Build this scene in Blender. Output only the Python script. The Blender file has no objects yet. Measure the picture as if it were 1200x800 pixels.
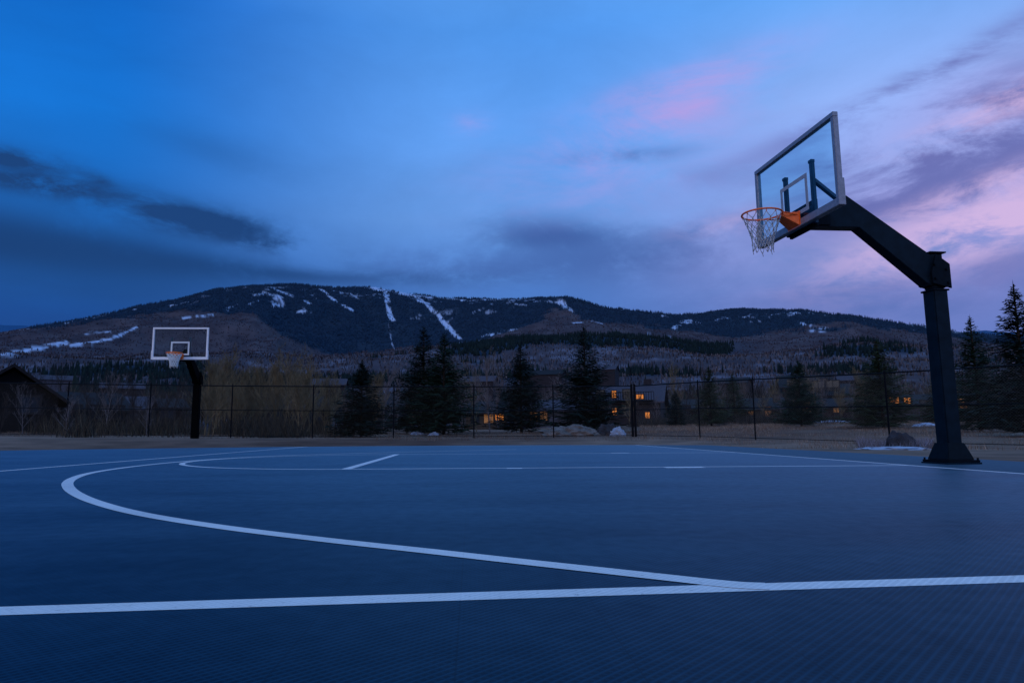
import bpy, math, random
import numpy as np
from mathutils import Vector, Matrix
R = math.radians
random.seed(7); rng = np.random.default_rng(7)
scene = bpy.context.scene
C = scene.collection

# ------------------------------------------------------------------ camera
FPX, PIT, YAW, ROLL, CH, CX, CY = 802.3, .134, .059, -.010, .391, -3.63, -7.993
fw = np.array([math.sin(YAW)*math.cos(PIT), math.cos(YAW)*math.cos(PIT), math.sin(PIT)])
rt = np.array([math.cos(YAW), -math.sin(YAW), 0.0]); up = np.cross(rt, fw)
rt, up = math.cos(ROLL)*rt+math.sin(ROLL)*up, -math.sin(ROLL)*rt+math.cos(ROLL)*up
cam = bpy.data.cameras.new('camera'); co = bpy.data.objects.new('camera', cam); C.objects.link(co)
M = Matrix(((rt[0], up[0], -fw[0], CX), (rt[1], up[1], -fw[1], CY), (rt[2], up[2], -fw[2], CH), (0, 0, 0, 1)))
co.matrix_world = M
cam.sensor_width = 36; cam.lens = FPX/1200*36; cam.clip_start = .02; cam.clip_end = 30000
scene.camera = co

def ray(px, py):                       # azimuth (from +Y) and slope of the line of sight through a photo pixel
    d = fw+rt*(px-600)/FPX-up*(py-400)/FPX
    return math.atan2(d[0], d[1]), d[2]/math.hypot(d[0], d[1])
def slope_plane(x, y):                 # the court drains very slightly
    x = np.clip(x, -30, 14); y = np.clip(y, -20, 24)
    return .002*(y-CY)-.006*(x-CX)
def az_of(px): return ray(px, 505)[0]

# ------------------------------------------------------------------ noise in numpy
_perm = rng.random((256, 256))
def vnoise(x, y):
    xi = np.floor(x).astype(int); yi = np.floor(y).astype(int)
    fx = x-xi; fy = y-yi; fx = fx*fx*(3-2*fx); fy = fy*fy*(3-2*fy)
    a = _perm[xi & 255, yi & 255]; b = _perm[(xi+1) & 255, yi & 255]
    c = _perm[xi & 255, (yi+1) & 255]; d = _perm[(xi+1) & 255, (yi+1) & 255]
    return (a*(1-fx)+b*fx)*(1-fy)+(c*(1-fx)+d*fx)*fy
def fbm(x, y, o=4):
    s = 0; a = .5; t = 0
    for k in range(o):
        s = s+a*vnoise(x*2**k+17.3*k, y*2**k+5.7*k); t += a; a *= .5
    return s/t

# ------------------------------------------------------------------ terrain profile
RIDGE = [(-300,420),(-60,404),(0,399),(60,388),(130,372),(200,354),(250,341),(300,335),(345,334),(400,338),(440,337),(480,344),(520,350),
         (600,351),(665,351),(700,362),(740,370),(790,373),(830,367),(870,363),(930,366),(980,373),(1040,383),(1080,389),(1130,399),(1200,404),(1500,410)]
SPUR = [(-300,424),(0,404),(60,396),(130,385),(200,384),(250,374),(300,379),(330,394),(380,408),(450,412),(540,411),(565,402),(600,388),
        (660,373),(690,371),(740,380),(800,394),(850,401),(900,397),(960,388),(1010,391),(1080,402),(1200,412),(1500,416)]
DARKHILL = [(-300,428),(0,420),(200,422),(420,418),(540,410),(600,403),(660,402),(760,403),(830,410),(900,411),(1000,408),(1100,414),(1200,418),(1500,420)]
FOREST_LOW = [(-300,380),(0,380),(60,386),(130,374),(200,369),(250,364),(285,366),(300,374),(330,395),(380,411),(440,414),(540,412),(565,404),(600,386),
              (650,366),(700,375),(760,384),(800,390),(850,398),(920,388),(1000,383),(1080,394),(1200,404),(1500,410)]
def prof(P):
    A = [ray(*p) for p in P]; return np.array([a[0] for a in A]), np.array([a[1] for a in A])
pR, pS, pD = prof(RIDGE), prof(SPUR), prof(DARKHILL)
def row(y, yr=None):
    yr = y if yr is None else yr
    return prof([(-300, y), (600, y), (760, (y+yr)/2), (1000, yr), (1500, yr)])
KEYS = [(28, row(513, 510)), (36, row(509, 504)), (46, row(507, 498)), (62, row(504, 493)), (110, row(501, 492)), (200, row(496, 489)), (330, row(480)), (600, row(458)),
        (1000, row(434)), (1450, pD), (1700, (pD[0], pD[1]-.006)), (2250, pS), (2450, (pS[0], pS[1]-.004)), (3600, pR), (4300, (pR[0], pR[1]*.62))]
def terrain(x, y):
    x = np.asarray(x, float); y = np.asarray(y, float)
    dx = x-CX; dy = y-CY; r = np.hypot(dx, dy); az = np.arctan2(dx, dy)
    E = [np.interp(az, k[1][0], k[1][1]) for k in KEYS]
    rs = [k[0] for k in KEYS]
    zk = [CH+e*q for e, q in zip(E, rs)]
    base = slope_plane(x, y)-.03
    z = base.copy() if hasattr(base, 'copy') else base
    z = np.where(r >= rs[0], zk[0], base)
    # court region edge: blend 19..28 m
    t = np.clip((r-20)/(rs[0]-20), 0, 1); t = t*t*(3-2*t)
    z = np.where(r < rs[0], base*(1-t)+zk[0]*t, z)
    for i in range(len(rs)-1):
        t = np.clip((r-rs[i])/(rs[i+1]-rs[i]), 0, 1)
        if rs[i] in (1450, 2250, 3600) or rs[i+1] in (1450, 2250, 3600): t = t
        z = np.where((r >= rs[i]) & (r < rs[i+1]), zk[i]*(1-t)+zk[i+1]*t, z)
    z = np.where(r >= rs[-1], zk[-1]*np.exp(-(r-rs[-1])/2500), z)
    amp = np.interp(r, [0, 24, 30, 60, 200, 600, 1200, 2600, 3200, 3600, 4200], [0, 0, .10, .25, 1.5, 7, 20, 58, 66, 9, 60])
    sc = np.interp(r, [0, 60, 300, 1200, 9000], [3, 10, 60, 230, 300])
    sc = np.where(r < 60, 6., np.where(r < 300, 30., np.where(r < 1100, 130., 330.)))
    n = fbm(x/6+3, y/6, 3)-.5
    n2 = fbm(x/70+9, y/70, 4)-.5
    n3 = 1-2*np.abs(fbm(x/420+1.7, y/420+4, 5)-.5)*2-.35
    w1 = np.clip((90-r)/60, 0, 1); w3 = np.clip((r-700)/600, 0, 1); w2 = (1-w1)*(1-w3)
    back = np.clip((az-1.2)*3, 0, 1)
    z = z+amp*(n*w1*1.2+n2*w2*1.4+n3*w3)
    return z
def tz(x, y): return float(terrain(np.array([x]), np.array([y]))[0])
def at(px, r):                          # ground spot in the direction of a photo column, r metres off
    a = az_of(px); x = CX+r*math.sin(a); y = CY+r*math.cos(a); return Vector((x, y, tz(x, y)))
def size_at(px_size, r, px=600): return px_size/FPX*r*math.cos(az_of(px)-YAW)

# ------------------------------------------------------------------ materials
def mat(name, col, rough=.6, metal=0, spec=.5, noise=None, bump=None, tint=None):
    m = bpy.data.materials.new(name); m.use_nodes = True; nt = m.node_tree; N = nt.nodes; L = nt.links
    b = N['Principled BSDF']; b.inputs['Roughness'].default_value = rough; b.inputs['Metallic'].default_value = metal
    b.inputs['Specular IOR Level'].default_value = spec
    if tint: b.inputs['Specular Tint'].default_value = (*tint, 1)
    b.inputs['Base Color'].default_value = (*col, 1)
    tc = N.new('ShaderNodeTexCoord')
    if noise:
        s, amt = noise
        n = N.new('ShaderNodeTexNoise'); n.inputs['Scale'].default_value = s; n.inputs['Detail'].default_value = 6
        L.new(tc.outputs['Object'], n.inputs['Vector'])
        mr = N.new('ShaderNodeMapRange'); mr.inputs['From Min'].default_value = .3; mr.inputs['From Max'].default_value = .7
        mr.inputs['To Min'].default_value = 1-amt; mr.inputs['To Max'].default_value = 1+amt
        L.new(n.outputs['Fac'], mr.inputs['Value'])
        mx = N.new('ShaderNodeVectorMath'); mx.operation = 'SCALE'; mx.inputs[0].default_value = col
        L.new(mr.outputs[0], mx.inputs['Scale']); L.new(mx.outputs[0], b.inputs['Base Color'])
        if bump:
            bp = N.new('ShaderNodeBump'); bp.inputs['Strength'].default_value = bump; bp.inputs['Distance'].default_value = .01
            L.new(n.outputs['Fac'], bp.inputs['Height']); L.new(bp.outputs[0], b.inputs['Normal'])
    return m
def mat_attr(name, rough=.9, s=.5, amt=.3, spec=.1):
    m = mat(name, (.1, .1, .1), rough, 0, spec); nt = m.node_tree; N = nt.nodes; L = nt.links
    a = N.new('ShaderNodeAttribute'); a.attribute_name = 'Col'
    tc = N.new('ShaderNodeTexCoord'); n = N.new('ShaderNodeTexNoise'); n.inputs['Scale'].default_value = s; n.inputs['Detail'].default_value = 8
    L.new(tc.outputs['Object'], n.inputs['Vector'])
    mr = N.new('ShaderNodeMapRange'); mr.inputs['From Min'].default_value = .3; mr.inputs['From Max'].default_value = .7
    mr.inputs['To Min'].default_value = 1-amt; mr.inputs['To Max'].default_value = 1+amt
    L.new(n.outputs['Fac'], mr.inputs['Value'])
    mx = N.new('ShaderNodeVectorMath'); mx.operation = 'SCALE'
    L.new(a.outputs['Color'], mx.inputs[0]); L.new(mr.outputs[0], mx.inputs['Scale']); L.new(mx.outputs[0], N['Principled BSDF'].inputs['Base Color'])
    return m
def emis(name, col, st):
    m = mat(name, tuple(c*.5 for c in col), .5); b = m.node_tree.nodes['Principled BSDF']
    b.inputs['Emission Color'].default_value = (*col, 1); b.inputs['Emission Strength'].default_value = st
    return m

# the sport tile: fine diagonal mesh of ribs
def court_mat(name, col, hole, rough=.38, strength=1.0, spec=.5, sheen=(.29, .41, .51), wear=0):
    m = mat(name, col, rough, 0, spec, tint=(.30, .66, 1.0)); nt = m.node_tree; N = nt.nodes; L = nt.links; b = N['Principled BSDF']
    g = N.new('ShaderNodeNewGeometry'); sp = N.new('ShaderNodeSeparateXYZ'); L.new(g.outputs['Position'], sp.inputs[0])
    def mth(op, a, bb=None, c=None, clamp_=False):
        n = N.new('ShaderNodeMath'); n.operation = op; n.use_clamp = clamp_
        for i, v in enumerate((a, bb, c)):
            if v is None: continue
            if isinstance(v, (int, float)): n.inputs[i].default_value = v
            else: L.new(v, n.inputs[i])
        return n.outputs[0]
    X, Y = sp.outputs[0], sp.outputs[1]
    k = 2*math.pi/(.0170*math.sqrt(2))
    d1 = mth('SINE', mth('MULTIPLY', mth('SUBTRACT', X, Y), k)); d2 = mth('SINE', mth('MULTIPLY', mth('ADD', X, Y), k))
    r1 = mth('MULTIPLY_ADD', d1, .5, .5); r2 = mth('MULTIPLY_ADD', d2, .5, .5)
    rib = mth('MAXIMUM', mth('POWER', r1, 2.0), mth('MULTIPLY', mth('POWER', r2, 3.0), .55))
    # tile seams each 30.5 cm
    sx = mth('LESS_THAN', mth('FRACT', mth('DIVIDE', X, .305)), .012); sy = mth('LESS_THAN', mth('FRACT', mth('DIVIDE', Y, .305)), .012)
    seam = mth('MAXIMUM', sx, sy)
    no = N.new('ShaderNodeTexNoise'); no.inputs['Scale'].default_value = .9; no.inputs['Detail'].default_value = 9; no.inputs['Roughness'].default_value = .62
    mp = N.new('ShaderNodeMapping'); mp.inputs['Scale'].default_value = (.6, 1.6, 1); L.new(g.outputs['Position'], mp.inputs[0]); L.new(mp.outputs[0], no.inputs['Vector'])
    no2 = N.new('ShaderNodeTexNoise'); no2.inputs['Scale'].default_value = 14; no2.inputs['Detail'].default_value = 5; L.new(g.outputs['Position'], no2.inputs['Vector'])
    blot = mth('MULTIPLY_ADD', no.outputs['Fac'], .5 if wear else 1.2, .75 if wear else .40); blot = mth('MULTIPLY', blot, mth('MULTIPLY_ADD', no2.outputs['Fac'], .3, .85))
    if wear:
        no3 = N.new('ShaderNodeTexNoise'); no3.inputs['Scale'].default_value = 38; no3.inputs['Detail'].default_value = 8; no3.inputs['Roughness'].default_value = .7; L.new(g.outputs['Position'], no3.inputs['Vector'])
        wr = mth('MULTIPLY_ADD', no3.outputs['Fac'], 7.0, -1.9, clamp_=True); blot = mth('MULTIPLY', blot, mth('MULTIPLY_ADD', wr, .55, .45))
    fac = mth('MULTIPLY', rib, mth('SUBTRACT', 1, mth('MULTIPLY', seam, .7)))
    mx = N.new('ShaderNodeMix'); mx.data_type = 'RGBA'; mx.inputs[6].default_value = (*hole, 1); mx.inputs[7].default_value = (*col, 1); L.new(fac, mx.inputs[0])
    sc = N.new('ShaderNodeVectorMath'); sc.operation = 'SCALE'; L.new(mx.outputs[2], sc.inputs[0]); L.new(blot, sc.inputs['Scale']); rr = mth('MULTIPLY_ADD', no.outputs['Fac'], .25, rough-.1); pass
    bp = N.new('ShaderNodeBump'); bp.inputs['Strength'].default_value = .25*strength; bp.inputs['Distance'].default_value = .0012
    L.new(rib, bp.inputs['Height'])
    N.remove(b); out = N['Material Output']; df = N.new('ShaderNodeBsdfDiffuse'); gl = N.new('ShaderNodeBsdfGlossy'); ms = N.new('ShaderNodeMixShader'); fr = N.new('ShaderNodeFresnel'); fr.inputs[0].default_value = 1.42
    L.new(sc.outputs[0], df.inputs[0]); L.new(bp.outputs[0], df.inputs['Normal']); gl.inputs[0].default_value = (*sheen, 1); L.new(mth('MULTIPLY', rr, 1.0), gl.inputs['Roughness']); L.new(bp.outputs[0], gl.inputs['Normal'])
    dust = mth('MULTIPLY_ADD', no2.outputs['Fac'], .5, .75)
    L.new(mth('MULTIPLY', mth('MULTIPLY', fr.outputs[0], spec*2), dust, clamp_=True), ms.inputs[0]); L.new(df.outputs[0], ms.inputs[1]); L.new(gl.outputs[0], ms.inputs[2]); L.new(ms.outputs[0], out.inputs[0])
    return m
mCourt = court_mat('court_tile', (.0012, .027, .053), (.0002, .004, .010), .36, spec=.38)
mApron = court_mat('apron_tile', (.006, .020, .036), (.003, .009, .018), .50, spec=.22)
mLine = court_mat('line_paint', (.96, .84, .76), (.80, .70, .64), .5, .3, spec=.25, sheen=(.6, .6, .7), wear=1)
mPole = mat('black_powder_coat', (.0032, .0100, .0185), .5, 0, .14, (9, .35), .15)  # the teal sheen on the pole is put into this base colour
mPoleTrim = mat('black_steel_trim', (.0020, .0055, .010), .55, 0, .10, (20, .3))
mAlu = mat('brushed_aluminium', (.30, .29, .33), .42, .35, .5, (25, .15))
mWhiteFrame = mat('white_painted_frame', (.86, .84, .88), .5, 0, .5, (14, .08))
mSquare = mat('painted_square', (.36, .37, .42), .6, 0, .4, (30, .1))
mSquareW = mat('white_painted_square', (.75, .76, .80), .6, 0, .4, (30, .06))
mOrange = mat('orange_enamel', (1.0, .16, .015), .38, 0, .5, (30, .22))
mOrangeFar = mat('bright_orange_enamel', (1.0, .18, .008), .4, 0, .5, (30, .15))
mNet = mat('nylon_net', (.50, .48, .50), .8, 0, .2, (60, .2))
mNetW = mat('white_nylon_net', (.80, .80, .80), .8, 0, .2, (60, .1))
mBrace = mat('steel_channel', (.012, .050, .085), .5, .2, .5, (18, .3))
mPoleFar = mat('matt_black_coat', (.0016, .0018, .0026), .8, 0, .03, (9, .35))
mRubber = mat('rubber_pad', (.02, .02, .03), .8, 0, .3, (20, .2))
mBolt = mat('zinc_bolt', (.25, .26, .28), .4, .8, .5, (40, .1))
def glass_mat(name, tint, refl=.8):
    m = bpy.data.materials.new(name); m.use_nodes = True; nt = m.node_tree; N = nt.nodes; L = nt.links; N.clear()
    o = N.new('ShaderNodeOutputMaterial'); t = N.new('ShaderNodeBsdfTransparent'); t.inputs[0].default_value = (*tint, 1)
    gl = N.new('ShaderNodeBsdfGlossy'); gl.inputs['Roughness'].default_value = .04; gl.inputs[0].default_value = (refl, refl*1.1, refl*1.2, 1)
    tc = N.new('ShaderNodeTexCoord'); no = N.new('ShaderNodeTexNoise'); no.inputs['Scale'].default_value = 5; L.new(tc.outputs['Object'], no.inputs['Vector'])
    fr = N.new('ShaderNodeFresnel'); fr.inputs[0].default_value = 1.25
    mu = N.new('ShaderNodeMath'); mu.operation = 'MULTIPLY_ADD'; mu.inputs[1].default_value = .012; L.new(no.outputs['Fac'], mu.inputs[0]); L.new(fr.outputs[0], mu.inputs[2])
    mx = N.new('ShaderNodeMixShader'); L.new(mu.outputs[0], mx.inputs[0]); L.new(t.outputs[0], mx.inputs[1]); L.new(gl.outputs[0], mx.inputs[2]); L.new(mx.outputs[0], o.inputs[0])
    return m
mGlass = glass_mat('tinted_board_glass', (.50, .84, .93))
mGlassFar = glass_mat('clear_board_glass', (.62, .78, .90), .15)
def link_mat(c=.05, wd=.05):
    m = bpy.data.materials.new('chain_link_wire'); m.use_nodes = True; nt = m.node_tree; N = nt.nodes; L = nt.links
    b = N['Principled BSDF']; b.inputs['Base Color'].default_value = (c, c*.95, c*.9, 1); b.inputs['Roughness'].default_value = .5; b.inputs['Metallic'].default_value = .3
    uv = N.new('ShaderNodeUVMap'); sp = N.new('ShaderNodeSeparateXYZ'); L.new(uv.outputs[0], sp.inputs[0])
    def mth(op, a, bb=None):
        n = N.new('ShaderNodeMath'); n.operation = op
        for i, v in enumerate((a, bb)):
            if v is None: continue
            if isinstance(v, (int, float)): n.inputs[i].default_value = v
            else: L.new(v, n.inputs[i])
        return n.outputs[0]
    def band(v): return mth('LESS_THAN', mth('FRACT', mth('DIVIDE', v, .075)), wd)
    w = mth('MAXIMUM', band(mth('ADD', sp.outputs[0], sp.outputs[1])), band(mth('SUBTRACT', sp.outputs[0], sp.outputs[1])))
    L.new(w, b.inputs['Alpha'])
    return m
mLink = link_mat(.012, .045); mLinkG = link_mat(.11, .05)
mFence = mat('black_fence_steel', (.003, .004, .007), .6, 0, .08, (12, .3))
mBark = mat('conifer_bark', (.028, .020, .016), .9, 0, .1, (12, .4), .4)
def needle(name, c): return mat(name, c, .8, 0, .12, (2.5, .45))
mNeedle = [needle('dark_spruce_needles', (.009, .018, .014)), needle('green_spruce_needles', (.014, .030, .017)), needle('olive_pine_needles', (.032, .042, .018)), needle('blue_spruce_needles', (.016, .026, .036))]
mTwigY = mat('yellowish_twigs', (.165, .120, .070), .9, 0, .1, (1.5, .35))
mTwigG = mat('grey_twigs', (.14, .115, .118), .9, 0, .1, (1.5, .35))
mTwigD = mat('dark_twigs', (.040, .033, .034), .9, 0, .1, (1.5, .35))
mTerrain = mat_attr('terrain_cover', .95, .9, .35)
mFar = mat_attr('wood_cover', .95, .08, .3)
mRock = mat('tan_boulder', (.15, .118, .105), .9, 0, .2, (3, .45), .9)
mRockD = mat('dark_boulder', (.04, .038, .045), .9, 0, .2, (3, .4), .6)
mSnow = mat('old_snow', (.34, .37, .46), .7, 0, .3, (4, .2), .4)
mGrass = mat_attr('dry_grass', .95, 3, .3)
mRoofs = [mat('dark_shingles', (.014, .012, .015), .85, 0, .2, (6, .35)), mat('mauve_shingles', (.060, .050, .066), .85, 0, .2, (6, .3)), mat('brown_shingles', (.022, .017, .018), .85, 0, .2, (6, .3))]
mWalls = {'brown': mat('brown_siding', (.013, .010, .011), .85, 0, .2, (3, .3)), 'mauve': mat('mauve_siding', (.026, .022, .028), .85, 0, .2, (3, .25)),
          'pale': mat('pale_siding', (.07, .07, .095), .85, 0, .2, (3, .25)), 'red': mat('red_brown_siding', (.034, .015, .014), .85, 0, .2, (3, .3)), 'cream': mat('cream_siding', (.075, .055, .043), .85, 0, .2, (3, .25)),
          'dark': mat('dark_siding', (.005, .005, .007), .85, 0, .2, (3, .3))}
mPane = mat('dark_window_pane', (.02, .025, .035), .15, 0, .5, (2, .2))
mLit = emis('lit_window_pane', (1.0, .30, .04), .62)
mLitDim = emis('dim_lit_window_pane', (1.0, .42, .12), .10)
mTrimW = mat('window_trim', (.018, .016, .018), .7, 0, .3, (8, .2))

# ------------------------------------------------------------------ mesh builder
class MB:
    def __init__(s): s.v = []; s.f = []; s.uv = None
    def quadbox(s, P):                    # 8 corners: bottom 4 then top 4, ccw
        o = len(s.v); s.v += [tuple(p) for p in P]
        s.f += [(o, o+3, o+2, o+1), (o+4, o+5, o+6, o+7)]+[(o+i, o+(i+1) % 4, o+4+(i+1) % 4, o+4+i) for i in range(4)]
    def box(s, x0, x1, y0, y1, z0, z1): s.quadbox([(x0, y0, z0), (x1, y0, z0), (x1, y1, z0), (x0, y1, z0), (x0, y0, z1), (x1, y0, z1), (x1, y1, z1), (x0, y1, z1)])
    def beam(s, a, b, w, h=None, upv=(0, 0, 1), w2=None, h2=None):   # rectangular section
        a = Vector(a); b = Vector(b); h = h or w; w2 = w2 or w; h2 = h2 or h
        d = (b-a).normalized(); u = Vector(upv)
        if abs(d.dot(u)) > .99: u = Vector((0, 1, 0))
        sd = d.cross(u).normalized(); u = sd.cross(d)
        P = []
        for q, ww, hh in ((a, w, h), (b, w2, h2)):
            P += [q-sd*ww/2-u*hh/2, q+sd*ww/2-u*hh/2, q+sd*ww/2+u*hh/2, q-sd*ww/2+u*hh/2]
        s.quadbox(P)
    def tube(s, pts, r, n=8, r2=None, close=False, cap=True):
        pts = [Vector(p) for p in pts]; k = len(pts); o = len(s.v); prev = None
        for i, p in enumerate(pts):
            if close: d = (pts[(i+1) % k]-pts[i-1]).normalized()
            else: d = (pts[min(i+1, k-1)]-pts[max(i-1, 0)]).normalized()
            if prev is None:
                u = Vector((0, 0, 1)) if abs(d.z) < .9 else Vector((1, 0, 0))
            else: u = prev
            u = (u-d*u.dot(d)).normalized(); prev = u; w = d.cross(u)
            rr = r if r2 is None else r+(r2-r)*i/max(k-1, 1)
            for j in range(n):
                a = 2*math.pi*j/n; s.v.append(tuple(p+u*math.cos(a)*rr+w*math.sin(a)*rr))
        for i in range(k if close else k-1):
            for j in range(n):
                A = o+i*n; B = o+((i+1) % k)*n
                s.f.append((A+j, A+(j+1) % n, B+(j+1) % n, B+j))
        if cap and not close and n > 3:
            s.f.append(tuple(o+j for j in range(n-1, -1, -1))); s.f.append(tuple(o+(k-1)*n+j for j in range(n)))
    def prism(s, prof2, y0, y1):          # outline in x,z pushed along y
        o = len(s.v); n = len(prof2)
        s.v += [(x, y0, z) for x, z in prof2]+[(x, y1, z) for x, z in prof2]
        s.f += [tuple(range(o, o+n)), tuple(range(o+2*n-1, o+n-1, -1))]+[(o+i, o+n+i, o+n+(i+1) % n, o+(i+1) % n) for i in range(n)]
    def build(s, name, m, parent=None, bevel=0, smooth=False):
        me = bpy.data.meshes.new(name); me.from_pydata(s.v, [], s.f); me.materials.append(m); me.update()
        import bmesh
        if bevel:
            bm = bmesh.new(); bm.from_mesh(me); bmesh.ops.recalc_face_normals(bm, faces=bm.faces)
            bmesh.ops.bevel(bm, geom=bm.edges[:], offset=bevel, segments=2, affect='EDGES', clamp_overlap=True); bm.to_mesh(me); bm.free()
        if smooth: me.polygons.foreach_set('use_smooth', [True]*len(me.polygons))
        o = bpy.data.objects.new(name, me); C.objects.link(o)
        if parent: o.parent = parent
        return o
def tag(o, label=None, cat=None, group=None, kind=None):
    if label: o['label'] = label
    if cat: o['category'] = cat
    if group: o['group'] = group
    if kind: o['kind'] = kind
    return o
def empty(name, loc, rz=0, label=None, cat=None, group=None):
    o = bpy.data.objects.new(name, None); C.objects.link(o); o.location = loc; o.rotation_euler = (0, 0, rz); o.empty_display_size = .3
    return tag(o, label, cat, group)
def copy_tree(o, parent=None):
    c = o.copy(); C.objects.link(c)
    if parent: c.parent = parent
    for ch in list(o.children): copy_tree(ch, c)
    return c
def np_mesh(name, V, F, m, col=None):
    me = bpy.data.meshes.new(name); V = np.asarray(V, np.float32); F = np.asarray(F, np.int32); k = F.shape[1]
    me.vertices.add(len(V)); me.vertices.foreach_set('co', V.ravel())
    me.loops.add(F.size); me.loops.foreach_set('vertex_index', F.ravel())
    me.polygons.add(len(F)); me.polygons.foreach_set('loop_start', np.arange(0, F.size, k, dtype=np.int32)); me.polygons.foreach_set('loop_total', np.full(len(F), k, np.int32))
    me.update(calc_edges=True); me.materials.append(m)
    if col is not None:
        a = me.color_attributes.new('Col', 'FLOAT_COLOR', 'POINT'); cc = np.ones((len(V), 4), np.float32); cc[:, :3] = col; a.data.foreach_set('color', cc.ravel())
    o = bpy.data.objects.new(name, me); C.objects.link(o); return o

# ------------------------------------------------------------------ terrain mesh
def project(x, y, z):
    d = np.stack([x-CX, y-CY, z-CH], -1); zz = d@fw
    zz = np.where(zz < 1, 1e9, zz)
    return 600+FPX*(d@rt)/zz, 400-FPX*(d@up)/zz
az = np.concatenate([np.linspace(-math.pi, -.80, 60, endpoint=False), np.linspace(-.80, .86, 1250, endpoint=False), np.linspace(.86, math.pi, 60)])
rr = np.concatenate([np.array([.5, 4, 8, 12, 16]), np.geomspace(18, 200, 70, endpoint=False), np.geomspace(200, 1900, 110, endpoint=False), np.linspace(1900, 3700, 130, endpoint=False), np.geomspace(3700, 9000, 14)])
A, Q = np.meshgrid(az, rr, indexing='ij')
X = CX+Q*np.sin(A); Y = CY+Q*np.cos(A); Z = terrain(X, Y)
PX, PY = project(X, Y, Z)
nA, nR = len(az), len(rr)
def lerp(a, b, t): return np.asarray(a)[None, None]*(1-t[..., None])+np.asarray(b)[None, None]*t[..., None]
n_big = fbm(X/160, Y/160, 4); n_med = fbm(X/40+5, Y/40, 4); n_sm = fbm(X/7, Y/7, 3)
fl = np.interp(PX, [p[0] for p in FOREST_LOW], [p[1] for p in FOREST_LOW])
conif = np.clip((fl+(n_big-.5)*26-PY)/2.0, 0, 1)*(Q > 2000)
dh = np.interp(PX, [p[0] for p in DARKHILL], [p[1] for p in DARKHILL])
band = ((Q < 1800) & (Q > 1050))*np.clip(1-(PY-dh-3-(n_big-.5)*20)/5, 0, 1)*np.clip((PX-500)/60, 0, 1)*np.clip((900-PX)/80, 0, 1)
low = ((Q < 1450) & (Q > 500))*np.clip((n_big-.56)*14, 0, 1)
conif = np.maximum(np.maximum(conif, band), low*.9)
brown = lerp((.034, .026, .036), (.088, .068, .078), np.clip(n_med*1.6-.3, 0, 1))
dark = lerp((.010, .024, .046), (.018, .036, .062), np.clip(n_med*1.6-.3, 0, 1))  # conifer cover tone, blue distance haze mixed into the colour
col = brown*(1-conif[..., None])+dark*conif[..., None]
# near ground: dry brown grass
g = np.clip((130-Q)/60, 0, 1)[..., None]
grass = lerp((.11, .055, .036), (.25, .150, .105), np.clip(n_sm*1.8-.4, 0, 1))
col = col*(1-g)+grass*g
# mid slope: scrub with old snow between
mids = ((Q > 180) & (Q < 1500))*np.clip((n_med-.60)*9, 0, 1)*(1-conif)*.4
col = col*(1-mids[..., None])+np.array((.20, .20, .27))*mids[..., None]
# ski runs and snow fields
RUNS = [([(449,338),(453,348),(456,360),(459,374)], 4.0), ([(436,337),(456,339),(482,346),(500,356),(515,371),(528,386),(540,399)], 3.6), ([(470,343),(510,350),(560,351)], 1.6), ([(322,339),(342,346)], 3),
        ([(376,339),(387,349),(400,357),(413,363)], 3), ([(296,345),(312,343),(328,350)], 2), ([(540,352),(600,351),(640,353),(661,353),(672,366)], 1.8), ([(652,353),(668,362)], 3.5), ([(564,394),(580,391),(602,386)], 2.5),
        ([(538,411),(552,405),(564,399)], 2.5), ([(604,356),(616,358)], 2), ([(672,379),(682,378)], 2), ([(694,376),(705,379)], 2.4), ([(752,390),(766,396)], 2.2), ([(790,384),(800,379),(810,377)], 3.2), ([(814,378),(822,379)], 1.8),
        ([(780,398),(800,397),(816,403),(832,405)], 2.3), ([(838,376),(846,372),(853,372)], 2.6), ([(870,371),(880,368)], 1.6), ([(938,379),(952,381),(968,385)], 2.2), ([(948,386),(968,389)], 1.8), ([(0,416),(30,411),(60,405),(78,401)], 3.2),
        ([(84,404),(110,401),(136,395),(160,383)], 3.0), ([(100,391),(130,389)], 2), ([(214,373),(230,370),(248,369)], 2.4), ([(266,362),(280,357)], 2), ([(290,359),(302,352)], 1.8), ([(604,385),(610,386)], 1.5), ([(455,380),(462,408)], 1.4), ([(708,393),(716,395)], 1.6), ([(390,341),(410,344),(420,350)], 1.5), ([(356,352),(364,356)], 1.6),
        ([(555,367),(566,361)], 1.4), ([(520,385),(530,372)], 1.2)]
snow = np.zeros_like(Q)
jx = (fbm(X/60, Y/60, 3)-.5)*5; jy = (fbm(X/60+31, Y/60, 3)-.5)*4
for pts, w in RUNS:
    for (x0, y0), (x1, y1) in zip(pts[:-1], pts[1:]):
        vx, vy = x1-x0, y1-y0; t = np.clip(((PX+jx-x0)*vx+(PY+jy-y0)*vy)/(vx*vx+vy*vy), 0, 1)
        d = np.hypot(PX+jx-x0-t*vx, (PY+jy-y0-t*vy)*1.25)
        snow = np.maximum(snow, np.clip((w*(.84 if w > 3 else .56)-d)*1.0+.35, 0, 1))
snow *= np.clip((fbm(X/13, Y/13+7, 2)-.24)*6, .15, 1)*((Q > 1800) | ((PX < 200) & (Q > 1200)))*np.clip((fbm(X/28, Y/28, 3)-.30)*8, 0, 1)
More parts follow.
